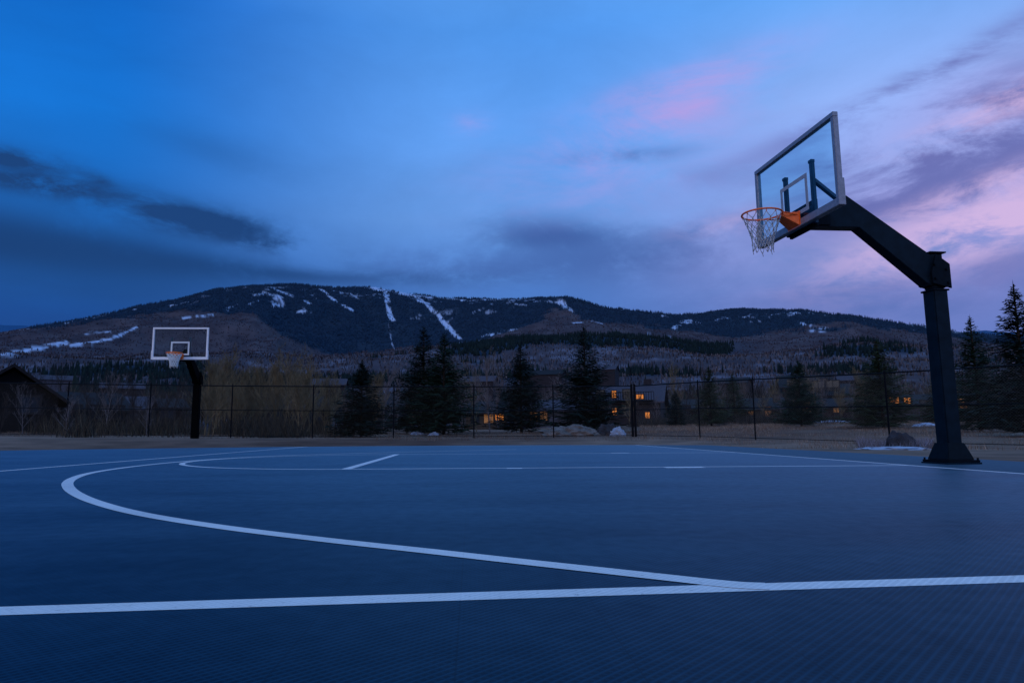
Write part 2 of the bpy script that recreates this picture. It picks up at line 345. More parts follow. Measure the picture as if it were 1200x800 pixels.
# thin scattered patches high up
sc2 = np.clip((fbm(X/48+11, Y/48, 4)-.60)*12, 0, 1)*(Q > 2900)*np.clip((fbm(X/260+2, Y/260, 2)-.40)*6, 0, 1)*np.clip((fbm(X/16, Y/16, 2)-.40)*8, 0, 1)*.9
snow = np.maximum(snow, sc2)
col = col*(1-snow[..., None])+np.array((.46, .52, .68))*snow[..., None]
V = np.stack([X, Y, Z], -1).reshape(-1, 3)
I = np.arange(nA*nR).reshape(nA, nR)
F = np.stack([I[:-1, :-1], I[:-1, 1:], I[1:, 1:], I[1:, :-1]], -1).reshape(-1, 4)[:, ::-1]
# close the ring behind
ter = np_mesh('ground', V, F, mTerrain, col.reshape(-1, 3)); tag(ter, kind='structure')
ter.data.polygons.foreach_set('use_smooth', [True]*len(ter.data.polygons))

# far hills, the blue of distance haze put into their colour
def far_hills():
    P = prof([(-400,384),(-100,379),(0,381),(30,382),(70,389),(140,398),(400,400),(900,402),(1080,394),(1115,391),(1150,387),(1175,388),(1200,391),(1300,385),(1700,395)])
    a = np.linspace(-.95, 1.05, 400); e = np.interp(a, P[0], P[1])
    V = []; Cc = []
    for k, (q, s) in enumerate(((5200, .55), (9500, .86), (12500, 1.0), (14500, .9))):
        n = (fbm(a*60+k*7, a*0+k, 4)-.5)*(110 if q < 12000 else 45)
        V.append(np.stack([CX+q*np.sin(a), CY+q*np.cos(a), CH+q*e*s+n], -1))
    V = np.array(V); k, n = V.shape[:2]; I = np.arange(k*n).reshape(k, n)
    F = np.stack([I[:-1, :-1], I[:-1, 1:], I[1:, 1:], I[1:, :-1]], -1).reshape(-1, 4)
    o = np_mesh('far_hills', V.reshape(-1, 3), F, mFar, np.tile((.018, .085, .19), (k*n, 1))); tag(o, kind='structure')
far_hills()

# ------------------------------------------------------------------ far woods (nobody could count them)
def sample_idx(mask, n, wt):
    w = (mask*wt).ravel(); w = w/w.sum(); return rng.choice(w.size, n, p=w)
def scatter(mask, n):
    cell = Q*Q                                    # area weight
    wt = np.zeros_like(Q); dR = np.gradient(rr)[None, :]; dA = np.abs(np.gradient(az))[:, None]; wt = Q*dR*dA
    idx = sample_idx(mask, n, wt)
    a = A.ravel()[idx]+rng.normal(0, .0008, n); q = Q.ravel()[idx]*(1+rng.normal(0, .004, n))
    x = CX+q*np.sin(a); y = CY+q*np.cos(a); return x, y, terrain(x, y), q
vis = (A > -.80) & (A < .86)
def cone_wood(name, mask, n, hmin, hmax, c0, c1, label, slim=.16, blunt=False):
    x, y, z, q = scatter(mask, n); h = rng.uniform(hmin, hmax, n); w = h*slim*rng.uniform(.7, 1.3, n); ph = rng.uniform(0, 6.28, n); k = 5
    lean = rng.normal(0, .06, (n, 2))
    Vs = []
    for j in range(k): Vs.append(np.stack([x+w*np.cos(ph+j*6.283/k), y+w*np.sin(ph+j*6.283/k), z+h*(.28 if blunt else .02)], -1))
    Vs.append(np.stack([x+lean[:, 0]*h, y+lean[:, 1]*h, z+h], -1))
    if blunt: Vs.append(np.stack([x, y, z-.5], -1))
    m = len(Vs); V = np.stack(Vs, 1).reshape(-1, 3); b = np.arange(n)*m; F = []
    for j in range(k):
        F.append(np.stack([b+j, b+(j+1) % k, b+k], -1))
        if blunt: F.append(np.stack([b+(j+1) % k, b+j, b+k+1], -1))
    t = rng.random(n)[:, None]; cc = np.array(c0)*(1-t)+np.array(c1)*t
    cc = np.repeat(cc, m, 0).reshape(n, m, 3); cc[:, k] *= 1.25; cc = cc.reshape(-1, 3)
    o = np_mesh(name, V, np.concatenate(F), mFar, cc); tag(o, label, 'forest', kind='stuff')
nosnow = (snow < .12)
cone_wood('conifer_forest', vis*(conif > .55)*nosnow*(Q > 2000)*(Q < 3720), 85000, 6, 13, (.010, .023, .045), (.017, .034, .060), 'dense dark conifer forest covering the upper mountain face and its ridge')  # tree colours carry the blue haze of the distance
cone_wood('conifer_forest', vis*(conif > .5)*(Q > 480)*(Q < 1800), 9000, 7, 15, (.004, .008, .010), (.012, .020, .018), 'dark conifer belt crossing the low hills below the mountain')
cone_wood('aspen_wood', vis*(conif < .4)*nosnow*(Q > 1300)*(Q < 3000), 26000, 2.5, 5.5, (.036, .028, .038), (.068, .052, .064), 'bare brownish purple aspen woods on the lower mountain spurs', .28, True)
# mid-distance leafless wood made of upright twig fans
def twig_wood(name, mask, n, hmin, hmax, cols, label, tw=26, wk=.006):
    x, y, z, q = scatter(mask, n); h = rng.uniform(hmin, hmax, n)
    px = np.repeat(x, tw); py = np.repeat(y, tw); pz = np.repeat(z, tw); hh = np.repeat(h, tw); qq = np.repeat(q, tw); N_ = n*tw
    s = rng.random(N_)**.8*.62; a = rng.uniform(0, 6.28, N_); sp = rng.uniform(.05, .75, N_)
    b0 = np.stack([px+np.cos(a)*sp*hh*s*.25, py+np.sin(a)*sp*hh*s*.25, pz+hh*s], -1)
    ln = hh*rng.uniform(.22, .42, N_)*(1.1-s*.6)
    d = np.stack([np.cos(a)*sp*1.3, np.sin(a)*sp*1.3, np.ones(N_)], -1); tip = b0+d*ln[:, None]
    w = np.maximum(hh*wk*.8, qq*.00034)
    sd = np.stack([np.cos(a+1.57), np.sin(a+1.57), 0*a], -1)*w[:, None]
    tr = np.arange(0, N_, tw); b0[tr] = np.stack([x, y, z], -1); tip[tr] = np.stack([x, y, z+h], -1); sd[tr] *= 1.8
    V = np.stack([b0-sd, b0+sd, tip], 1).reshape(-1, 3); F = np.arange(N_*3).reshape(-1, 3)
    ci = rng.integers(0, len(cols), n); cc = np.array(cols)[ci]*rng.uniform(.7, 1.3, n)[:, None]; cc = np.repeat(cc, tw*3, 0)
    o = np_mesh(name, V, F, mFar, cc); tag(o, label, 'wood', kind='stuff')
GP = [(.070, .056, .062), (.125, .105, .115), (.036, .029, .033), (.18, .155, .17)]
GB = [(.062, .048, .044), (.095, .070, .048), (.030, .025, .028), (.13, .105, .10)]
twig_wood('bare_wood', vis*(Q > 480)*(Q < 1400)*(conif < .5), 15000, 3, 6.5, GP, 'leafless purple grey woods on the slope beyond the town', 14)
twig_wood('bare_wood', vis*(Q > 190)*(Q < 480), 2200, 5, 9, GP+GB, 'leafless woods at the foot of the slope behind the houses', 44)
twig_wood('bare_wood', vis*(Q > 112)*(Q < 190), 620, 5.5, 9.5, GB+[(.10, .082, .066), (.07, .055, .04)], 'tangle of leafless grey brown trees rising just behind the houses', 70, .005)
cone_wood('conifer_forest', vis*(Q > 160)*(Q < 480), 260, 6, 12, (.006, .010, .010), (.014, .020, .016), 'scattered dark conifers among the bare woods behind the houses', .2)

# ------------------------------------------------------------------ court
def flat(pts, lift, name, m, kind='structure'):
    V = [(x, y, float(slope_plane(x, y))+lift) for x, y in pts]
    b = MB(); b.v = V; b.f = [tuple(range(len(V)))]; o = b.build(name, m); tag(o, kind=kind); return o
BX, SY, KY0, KY1, FTX = 1.42, -6.245, -.24, 5.0, -5.02
def gridsheet(x0, x1, y0, y1f, lift, name, m, n=24):
    V = []; F = []
    xs = np.linspace(x0, x1, n); 
    for i, x in enumerate(xs):
        for j in range(n):
            y = y0+(y1f(x)-y0)*j/(n-1); V.append((x, y, float(slope_plane(x, y))+lift))
    for i in range(n-1):
        for j in range(n-1): a = i*n+j; F.append((a, a+n, a+n+1, a+1))
    b = MB(); b.v = V; b.f = F; o = b.build(name, m); tag(o, kind='structure'); return o
edge = lambda x: 17.25-(x+13.8)*.118
gridsheet(-29, BX, -19, edge, 0, 'court', mCourt)
gridsheet(BX, 3.45, -19, edge, -.002, 'court_apron', mApron)
# kerb around the slab, a real step
kb = MB()
kpts = [(-29, edge(-29)), (-10, edge(-10)), (3.45, edge(3.45)), (3.45, 0), (3.45, -19)]
for (x0, y0), (x1, y1) in zip(kpts[:-1], kpts[1:]):
    kb.beam((x0, y0, float(slope_plane(x0, y0))-.062), (x1, y1, float(slope_plane(x1, y1))-.062), .10, .11)
tag(kb.build('slab_edge', mApron), kind='structure')
LW = .075
def ribbon(P, w=LW, closed=False):
    P = [Vector((x, y)) for x, y in P]; b = MB(); n = len(P)
    for i, p in enumerate(P):
        d = (P[min(i+1, n-1)]-P[max(i-1, 0)]).normalized(); nn = Vector((-d.y, d.x))*w/2
        for q in (p-nn, p+nn): b.v.append((q.x, q.y, float(slope_plane(q.x, q.y))+.0008+ribbon.k))
    b.f = [(2*i, 2*i+2, 2*i+3, 2*i+1) for i in range(n-1)]
    ribbon.k += .00011
    return b
ribbon.k = 0
def line(P, w=LW): tag(ribbon(P, w).build('court_line', mLine), kind='structure')
def seg(a, b, n=12): return [(a[0]+(b[0]-a[0])*i/n, a[1]+(b[1]-a[1])*i/n) for i in range(n+1)]
sl_ = lambda x: -6.26+.0595*(x+3.53)
line(seg((-16.5, sl_(-16.5)), (BX+LW/2, sl_(BX)), 30), .080)                               # near sideline
line(seg((BX, SY), (BX, edge(BX)-.7), 30))                                     # baseline
line(seg((BX, KY0), (FTX, KY0))); line(seg((BX, KY1), (FTX, KY1)))
line(seg((FTX, KY0-LW/2), (FTX, KY1+LW/2)), .105)
kc = (KY0+KY1)/2; kr = (KY1-KY0)/2
line([(FTX-kr*math.sin(t), kc-kr*math.cos(t)) for t in np.linspace(0, math.pi, 60)], .07)
line(seg((-8.80, SY), (-8.55, edge(-8.5)-1.3), 30))                             # half-way line
line(seg((-28, 12.9), (BX, 12.9), 30))                                         # far sideline
line(seg((-1.49, KY0-.13), (-1.05, KY0-.13)), .17); line(seg((-.98, KY1+.10), (-.64, KY1+.10)), .17)
line(seg((-3.25, KY0-.06), (-3.08, KY0-.06)), .16)
arc = [(-2.88,-6.222),(-2.94,-6.208),(-3.0,-6.172),(-3.08,-6.115),(-3.266,-5.985),(-3.507,-5.82),(-3.782,-5.619),(-4.104,-5.403),(-4.498,-5.11),(-4.738,-4.915),(-5.013,-4.675),(-5.287,-4.41),(-5.56,-4.11),(-5.956,-3.62),(-6.352,-3.06),(-6.667,-2.56),(-6.945,-2.08),(-7.22,-1.50),(-7.488,-.80),(-7.66,-.05),(-7.77,.83),(-7.80,1.95),(-7.68,3.0),(-7.36,4.1),(-6.80,5.05),(-5.6,6.1),(-4.2,7.1),(-2.6,8.2)]
def catmull(P, n=8):
    out = []
    for i in range(len(P)-1):
        p0, p1, p2, p3 = P[max(i-1, 0)], P[i], P[i+1], P[min(i+2, len(P)-1)]
        for k in range(n):
            t = k/n; out.append(tuple(.5*((2*p1[j])+(-p0[j]+p2[j])*t+(2*p0[j]-5*p1[j]+4*p2[j]-p3[j])*t*t+(-p0[j]+3*p1[j]-3*p2[j]+p3[j])*t**3) for j in (0, 1)))
    return out+[P[-1]]
sm = np.array(arc); sm[1:-1] = sm[1:-1]*.7+(sm[:-2]+sm[2:])*.15
line(catmull([tuple(p) for p in sm]), .080)

# ------------------------------------------------------------------ basketball hoop. local: +x towards the pole, rim centre over the origin
def hoop(root, pole_x, far=False):
    mPole, mPoleTrim = (mPoleFar, mPoleFar) if far else (globals()['mPole'], globals()['mPoleTrim'])
    RIM = 3.05; bx = .445
    alu = mWhiteFrame if far else mAlu
    bw, z0, z1 = .915, 2.89, 3.975
    # board: frame, glass, painted square
    fwid = .055
    f = MB()
    f.box(bx-.02, bx+.045, -bw, bw, z1-fwid, z1); f.box(bx-.02, bx+.045, -bw, bw, z0, z0+fwid+.025)
    f.box(bx-.019, bx+.044, -bw, -bw+fwid, z0+fwid+.026, z1-fwid-.001); f.box(bx-.019, bx+.044, bw-fwid, bw, z0+fwid+.026, z1-fwid-.001)
    fr = f.build('board_frame', alu, root, .004)
    g = MB(); g.v = [(bx, -bw+fwid-.004, z0+fwid), (bx, bw-fwid+.004, z0+fwid), (bx, bw-fwid+.004, z1-fwid+.004), (bx, -bw+fwid-.004, z1-fwid+.004)]; g.f = [(0, 3, 2, 1)]
    gl = g.build('glass_panel', mGlassFar if far else mGlass, root)
    q = MB(); sw, s0, s1, t = .305, RIM-.02, RIM+.44, .05
    q.box(bx-.006, bx-.002, -sw, sw, s1-t, s1); q.box(bx-.006, bx-.002, -sw, sw, s0, s0+t); q.box(bx-.0055, bx-.0021, -sw, -sw+t, s0+t, s1-t); q.box(bx-.0055, bx-.0021, sw-t, sw, s0+t, s1-t)
    q.build('target_square', mSquareW if far else mSquare, gl)
    p = MB()
    for s in (-1, 1):
        p.box(bx-.03, bx+.055, s*(bw+.001)-.012, s*(bw+.001)+.012, z0-.012, z0+.30)
    p.box(bx-.03, bx+.055, -bw+.012, bw-.012, z0-.014, z0-.001)
    p.build('edge_trim', alu, root, .003)
    # rear channels and braces
    c = MB()
    for s in (-1, 1):
        c.beam((bx+.075, s*.30, z0-.03), (bx+.075, s*.30, z1-.32), .055, .045, (1, 0, 0))
        c.box(bx+.045, bx+.098, s*.30-.034, s*.30+.034, z1-.36, z1-.322)
    c.beam((bx+.075, -.31, z0+.10), (bx+.075, .31, z0+.10), .05, .20)
    c.build('mounting_channel', mBrace, root, .004)
    d = MB()
    for s in (-1,):
        d.beam((bx+.09, s*.30, z1-.58), (bx+.56, s*.09, RIM+.17), .05, .05)
    d.build('diagonal_brace', mBrace, root, .004)
    # rim, bracket, net
    r = MB(); n = 48; rad = .2286+.009
    r.tube([(rad*math.cos(2*math.pi*i/n), rad*math.sin(2*math.pi*i/n), RIM) for i in range(n)], .0115 if not far else .021, 8, close=True)
    rim = r.build('rim', mOrangeFar if far else mOrange, root, smooth=True)
    b = MB()
    o = len(b.v)
    # flared bracket: wide plate at board, narrowing to the ring
    b.quadbox([(rad-.01, -.075, RIM-.035), (bx-.03, -.125, RIM-.16), (bx-.03, .125, RIM-.16), (rad-.01, .075, RIM-.035), (rad-.01, -.075, RIM+.006), (bx-.03, -.125, RIM+.006), (bx-.03, .125, RIM+.006), (rad-.01, .075, RIM+.006)])
    b.box(bx-.0295, bx-.0205, -.14, .14, RIM-.175, RIM+.02)
    for s in (-1, 1): b.tube([(rad*math.cos(.75), s*rad*math.sin(.75), RIM-.012), (bx-.03, s*.115, RIM-.03)], .009, 6)
    b.build('bracket', mOrangeFar if far else mOrange, rim, .003)
    for i in range(12):
        h = MB(); a = 2*math.pi*(i+.5)/12; cx_, cy_ = rad*math.cos(a), rad*math.sin(a)
        h.tube([(cx_, cy_, RIM-.008), (cx_*.985, cy_*.985, RIM-.032), (cx_*.95, cy_*.95, RIM-.028), (cx_*.955, cy_*.955, RIM-.01)], .0035, 5)
        h.build('net_hook', mOrangeFar if far else mOrange, rim)
    nt = MB(); K = 12; L_ = 6; rnd = random.Random(3)
    zs = [0, -.075, -.15, -.225, -.30, -.37, -.44]; rs = [.226, .200, .172, .148, .128, .118, .122]
    def kn(i, l):
        a = 2*math.pi*(i+.5+(l % 2)*.5)/K; w = .012*math.sin(i*2.3+l)
        return Vector(((rs[l]+w*.5)*math.cos(a)+.012*(l/6)**2*math.sin(i), (rs[l]+w*.5)*math.sin(a), RIM-.02+zs[l]+w*.9))
    tr = .0042 if not far else .010
    for l in range(L_):
        for i in range(K):
            for dlt in ((0, -1) if l % 2 == 0 else (0, 1)):
                a_, b_ = kn(i, l), kn(i+dlt, l+1); mid = (a_+b_)/2+Vector((0, 0, -.006))
                nt.tube([a_, mid, b_], tr, 5)
            if l > 0:
                a_ = kn(i, l); nt.tube([a_+Vector((0, 0, .012)), a_-Vector((0, 0, .012))], tr*1.9, 5)
    for i in range(0, K, 2):
        a_ = kn(i, 6); nt.tube([a_, a_+Vector((.01, .006, -.035))], tr, 5)
    nt.build('net', mNetW if far else mNet, root, smooth=True)
    # arm: horizontal head behind the board, then slanting down to the pole
    W = .20 if far else .17; x0 = bx+.10; ztop = 2.36; px = pole_x
    u = lambda q: x0+(q-.5)*(pole_x-x0)/(2.265-.5)          # keeps the outline when the reach is shorter
    a = MB()
    a.prism([(x0, 2.89), (u(1.21), 2.90), (u(2.12), 2.19), (u(2.12), 2.18), (px+.12, 2.17), (px+.12, 2.50), (u(2.20), 2.56), (u(1.06), 3.31), (u(.86), 3.17), (x0, 3.06)], -W/2, W/2)
    a.build('arm', mPole, root, .008)
    hd = MB(); hd.prism([(x0-.02, RIM-.22), (x0+.02, RIM-.22), (x0+.02, RIM+.12), (x0-.02, RIM+.12)], -.30, .30)
    hd.build('arm_head_plate', mPoleTrim, root, .004)
    for s in (-1, 1):
        hd = MB(); y = s*(W/2+.014); hd.box(x0+.021, x0+.30, y-.007, y+.007, 2.91, 3.04); hd.build('gusset_plate', mPoleTrim, root, .003)
        ck = MB(); y = s*(W/2+.035)
        ck.prism([(px-.13, ztop-.02), (px-.12, ztop-.16), (px+.135, ztop-.22), (px+.135, ztop+.09), (px-.05, ztop+.22)], y-.010, y+.010)
        ck.build('clamp_plate', mPoleTrim, root, .004)
        for bxx, bz in ((-.08, .08), (.08, .02), (-.08, -.10), (.09, -.15)):
            bt = MB(); y = s*(W/2+.046); bt.tube([(px+bxx, y, ztop+bz), (px+bxx, y+s*.018, ztop+bz)], .018, 6); bt.build('bolt', mPoleTrim, root)
    ck = MB(); ck.box(px+.123, px+.142, -W/2-.02, W/2+.02, ztop-.19, ztop+.07); ck.build('back_plate', mPoleTrim, root, .003)
    # pole, cap, base
    hp = .112 if far else .098
    pl = MB(); pl.quadbox([(px-hp, -hp, .0), (px+hp, -hp, 0), (px+hp, hp, 0), (px-hp, hp, 0), (px-hp, -hp, ztop-.22), (px+hp, -hp, ztop-.22), (px+hp, hp, ztop-.22), (px-hp, hp, ztop-.22)])
    pl.box(px-.085, px+.085, -W/2+.004, W/2-.004, ztop-.219, ztop+.235)
    pole = pl.build('pole', mPole, root, .012)
    cp = MB(); cp.box(px-.115, px+.115, -.115, .115, ztop+.235, ztop+.252); cp.build('pole_cap', mPoleTrim, pole, .004)
    cp = MB(); cp.box(px-hp-.015, px+hp+.015, -hp-.015, hp+.015, ztop-.245, ztop-.223); cp.build('pole_collar', mPoleTrim, pole, .004)
    ba = MB(); b0, b1, bh = .175, .112, .20
    ba.quadbox([(px-b0, -b0, .03), (px+b0, -b0, .03), (px+b0, b0, .03), (px-b0, b0, .03), (px-b1, -b1, .03+bh), (px+b1, -b1, .03+bh), (px+b1, b1, .03+bh), (px-b1, b1, .03+bh)])
    ba.box(px-.215, px+.215, -.215, .215, 0, .028)
    base = ba.build('base_shoe', mPoleTrim, root, .006)
    for sx in (-1, 1):
        for sy in (-1, 1): bo = MB(); bo.tube([(px+sx*.195, sy*.195, .028), (px+sx*.195, sy*.195, .052)], .012, 6); bo.build('anchor_bolt', mPoleTrim, base)
HY = .08; PX_ = 2.225+.045
hx, hy = -.045, 0.0
hz = 0.0
h1 = empty('basketball_hoop', (hx, hy, hz), HY, 'large black cantilever basketball hoop at the right with silver framed glass backboard and orange rim', 'basketball hoop')
hoop(h1, PX_)
# the ground under the near pole lies a touch lower: a grout pad carries the shoe
pb = Vector((PX_*math.cos(HY), PX_*math.sin(HY), 0)); gz = float(slope_plane(pb.x, pb.y))
gp = MB(); gp.box(PX_-.225, PX_+.225, -.225, .225, gz-.03, -.0005); gp.build('grout_pad', mApron, h1, .004)
# far hoop: faces the near sideline
fx, fy = -13.54, 17.35
h2 = empty('basketball_hoop', (0, 0, 0), -math.pi/2+math.pi, 'distant basketball hoop with white framed backboard beyond the far edge of the court', 'basketball hoop')
FR = math.pi/2+.02
h2.rotation_euler = (0, 0, FR); h2.location = (fx-2.15*math.cos(FR), fy-2.15*math.sin(FR), float(slope_plane(fx, fy)))
hoop(h2, 2.15, True)

# ------------------------------------------------------------------ fences
def fence(P, H, name, label, step=3.05, mid=True, wire=None):
    root = empty(name, (P[0][0], P[0][1], tz(*P[0])), 0, label, 'fence'); o0 = root.location
    L3 = lambda p, dz: Vector((p[0], p[1], tz(*p)+dz))-o0
    pts = [];
    for (a, b) in zip(P[:-1], P[1:]):
        d = math.hypot(b[0]-a[0], b[1]-a[1]); n = max(1, round(d/step))
        pts += [(a[0]+(b[0]-a[0])*i/n, a[1]+(b[1]-a[1])*i/n) for i in range(n)]
    pts.append(P[-1])
    for i, p in enumerate(pts):
        big = i in (0, len(pts)-1) ; b = MB(); r = .048 if big else .026
        b.tube([L3(p, -.2), L3(p, H+.05)], r, 8); b.tube([L3(p, H+.05), L3(p, H+.09)], r*1.15, 8, r2=r*.4); b.build('post', mFence, root, smooth=False)
    b = MB(); b.tube([L3(p, H) for p in pts], .021, 6); b.build('top_rail', mFence, root)
    if mid: b = MB(); b.tube([L3(p, H*.53) for p in pts], .014, 6); b.build('middle_rail', mFence, root)
    b = MB(); b.tube([L3(p, .06) for p in pts], .012, 5); b.build('bottom_wire', mFence, root)
    me = MB(); s = 0; uvs = []
    for i, p in enumerate(pts):
        if i: s += math.hypot(p[0]-pts[i-1][0], p[1]-pts[i-1][1])
        for dz in (.04, H): me.v.append(tuple(L3(p, dz))); uvs.append((s, dz))
    me.f = [(2*i, 2*i+2, 2*i+3, 2*i+1) for i in range(len(pts)-1)]
    o = me.build('mesh_panel', wire or mLink, root); uv = o.data.uv_layers.new(name='UVMap')
    for lp in o.data.loops: uv.data[lp.index].uv = uvs[lp.vertex_index]
    return root
def dirpt(px, depth):
    a = az_of(px); r = depth/math.cos(a-YAW); return (CX+r*math.sin(a), CY+r*math.cos(a))
cA = dirpt(745, 27.5); cB = dirpt(1230, 16.6); cC = cB
lA = dirpt(-120, 26.5)
fence([lA, (cA[0]-.12, cA[1])], 2.02, 'chain_link_fence', 'long black chain link fence running along the far side of the court')
fpt = lambda px: dirpt(px, 1/(1/27.5+(px-745)/485*(1/16.6-1/27.5)))
ff = fence([cA, fpt(820), fpt(885), fpt(1042), fpt(1235), fpt(1450)], 2.02, 'chain_link_fence', 'black chain link fence on the right slanting towards the camera behind the large hoop', 50, True, mLinkG)

# ------------------------------------------------------------------ trees
def conifer_mesh(H, Rb, seed, dens=1.0, droop=.25, loose=0):
    r = np.random.default_rng(seed); V = []; k = 0
    z = .05*H
    while z < H*.985:
        t = z/H
        env = Rb*((1-t)**.98*(1-.35*max(0, .10-t)/.10)+.015)
        nb = int(r.integers(8, 13)*(1 if t < .8 else .7))
        for j in range(nb):
            a = r.uniform(0, 6.283); ln = env*r.uniform(.62, 1.12)*(1 if r.random() > .08 else 1.18)
            if loose and r.random() < loose: continue
            zz = z+r.uniform(-.02, .02)*H
            dz = (-droop*.8+.55*t)*ln; m = max(4, int(ln/.16*dens)); m = min(m, 14)
            for q in range(m):
                s = (q+.6)/m
                if s < .18: continue
                c = np.array([math.cos(a)*ln*s, math.sin(a)*ln*s, zz+dz*s+.22*ln*s*s])
                for side in (-1, 1):
                    w = (.40*ln*(1-s*.55)+min(.09, env*.30))*r.uniform(.6, 1.1); aa = a+side*r.uniform(.45, 1.05)
                    tip = c+np.array([math.cos(aa)*w, math.sin(aa)*w, r.uniform(-.32, .10)*w])
                    hw = r.uniform(.026, .050)*(.6+H*.07)*(.55+.45*(1-t))
                    per = np.array([-math.sin(aa), math.cos(aa), r.uniform(-.9, .9)])*hw
                    V += [c-per, c+per, tip]
            c = np.array([math.cos(a)*ln, math.sin(a)*ln, zz+dz+.22*ln]); b0 = np.array([0, 0, zz])
            per = np.array([-math.sin(a), math.cos(a), .6])*.02; V += [b0-per, b0+per, c]
        z += H*r.uniform(.011, .020)*(1.25-t*.35)/dens**.5
    for q in range(5):
        a = r.uniform(0, 6.28); per = np.array([math.cos(a), math.sin(a), 0])*.03; V += [np.array([0, 0, H*.93])-per, np.array([0, 0, H*.93])+per, np.array([0, 0, H*1.03])]
    V = np.array(V); return V, np.arange(len(V)).reshape(-1, 3)
def conifer(px, base_r, ytop, wpx, label, seed, m=0, dens=1.0, loose=0, group='conifers standing beyond the fence', name='spruce_tree'):
    p = at(px, base_r); a, e = ray(px, ytop); H = CH+e*base_r-p.z; Rb = size_at(wpx, base_r, px)/2*1.34
    root = empty(name, p, random.uniform(0, 6), label, 'tree', group)
    V, F = conifer_mesh(H, Rb, seed, dens, loose=loose)
    o = np_mesh('crown', V, F, mNeedle[m]); o.parent = root
    b = MB(); b.tube([(0, 0, -.3), (0, 0, H*.5), (0, 0, H*.96)], .035*H*.55, 7, r2=.012); b.build('trunk', mBark, root)
conifer(423, 30.5, 422, 62, 'shortest dark spruce left of the tall pair beyond the fence', 1)
conifer(496, 38, 383, 76, 'left spruce of the tall overlapping pair beyond the fence', 2)
conifer(520, 36.5, 390, 74, 'right spruce of the tall overlapping pair beyond the fence', 3, 1)
conifer(611, 40, 403, 66, 'slender spruce in the middle, beside the warmly lit cream building', 4)
conifer(687, 38, 383, 76, 'tall broad spruce standing alone above the tan boulder', 5)
conifer(834, 52, 429, 44, 'thin dim spruce to the right of the mauve roofed condominium', 6, 2, .8, .1)
conifer(793, 55, 457, 26, 'smallest spruce, in front of the mauve roofed condominium', 7, 0, .8)
conifer(862, 70, 436, 40, 'faint olive conifer behind the slanting fence', 17, 2, .7, .15)
conifer(940, 46, 422, 52, 'dark spruce in front of the red brown buildings', 8, 1)
conifer(1036, 40, 398, 76, 'broad olive green conifer just left of the large hoop pole', 9, 2, 1.0, .05)
conifer(1150, 34, 370, 72, 'pointed spruce just right of the large hoop pole', 10, 1, 1.0, .05)
conifer(1206, 27, 330, 92, 'largest spruce, cut off by the right edge of the photo', 11, 0, 1.1, .05)
conifer(1106, 50, 430, 40, 'dark spruce partly hidden behind the large hoop pole', 12, 2)

def bare_mesh(H, seed, spread=.35, n=380, thick=1.0):
    r = random.Random(seed); mb = MB()
    def br(p, d, ln, rad, lvl):
        q = p+d*ln*.5+Vector((r.uniform(-.04, .04), r.uniform(-.04, .04), 0))*ln; e = q+(d+Vector((r.uniform(-.12, .12), r.uniform(-.12, .12), .10))).normalized()*ln*.5
        mb.tube([p, q, e], rad, 3 if lvl else 6, r2=rad*.45, cap=False)
        if lvl >= 4: return
        k = (12, 5, 5, 4)[lvl]
        for i in range(k):
            t = (.10 if lvl == 0 else .22)+(.88 if lvl == 0 else .76)*(i+r.random())/k; t = min(t, .99); s = (p.lerp(q, t*2) if t < .5 else q.lerp(e, t*2-1))
            a = r.uniform(0, 6.283); sp = r.uniform(.35, .8)*(spread/.35)
            nd = (d*.9+Vector((math.cos(a)*sp, math.sin(a)*sp, .35))).normalized()
            br(s, nd, ln*r.uniform(.34, .52)*(1.15-.35*t), max(rad*.50*(1.1-t*.4), .0055*thick), lvl+1)
    for s in range(r.choice((1, 1, 2, 3))):
        br(Vector((r.uniform(-.2, .2), r.uniform(-.2, .2), -.1)), Vector((r.uniform(-.12, .12), r.uniform(-.12, .12), 1)).normalized(), H*r.uniform(.72, .88), H*.0075*thick, 0)
    me = bpy.data.meshes.new('branches'); me.from_pydata(mb.v, [], mb.f); return me
protoY = [bare_mesh(7, s, .42, thick=1.25) for s in range(4)]; protoG = [bare_mesh(9, 20+s, .42, thick=1.4) for s in range(3)]
for m_ in protoY: m_.materials.append(mTwigY)
protoD = [m_.copy() for m_ in protoG]
for m_ in protoG: m_.materials.append(mTwigG)
for m_ in protoD: m_.materials.append(mTwigD)
def bare(px, r, ytop, label, group, P):
    p = at(px, r); a, e = ray(px, ytop); H = CH+e*r-p.z; me = random.choice(P)
    base = 7 if P is protoY else 9
    o = bpy.data.objects.new('bare_tree', me); C.objects.link(o); s = H/base; o.location = p; o.scale = (s*random.uniform(.85, 1.15),)*2+(s,); o.rotation_euler = (0, 0, random.uniform(0, 6.28))
    tag(o, label, 'tree', group)
for i in range(26):
    px = 238+i*5.9+random.uniform(-4, 4)
    bare(px, random.uniform(31, 46), random.uniform(408, 452), 'leafless yellowish aspen in the thicket right of the distant hoop', 'yellowish aspens right of the distant hoop', protoY)
for i in range(26):
    bare(-8+i*9.2+random.uniform(-5, 5), random.uniform(40, 75), random.uniform(432, 470), 'bare dark tree in the gloom left of the distant hoop', 'dark bare trees left of the distant hoop', protoD)
for i in range(12):
    bare(440+i*13+random.uniform(-5, 5), random.uniform(46, 75), random.uniform(418, 450), 'bare grey tree behind the row of spruces in the middle', 'bare trees behind the middle spruces', protoG if i % 3 else protoY)
for i in range(8):
    bare(645+i*9+random.uniform(-5, 5), random.uniform(95, 120), random.uniform(440, 462), 'bare grey tree behind the lone broad spruce', 'bare trees behind the lone broad spruce', protoG)
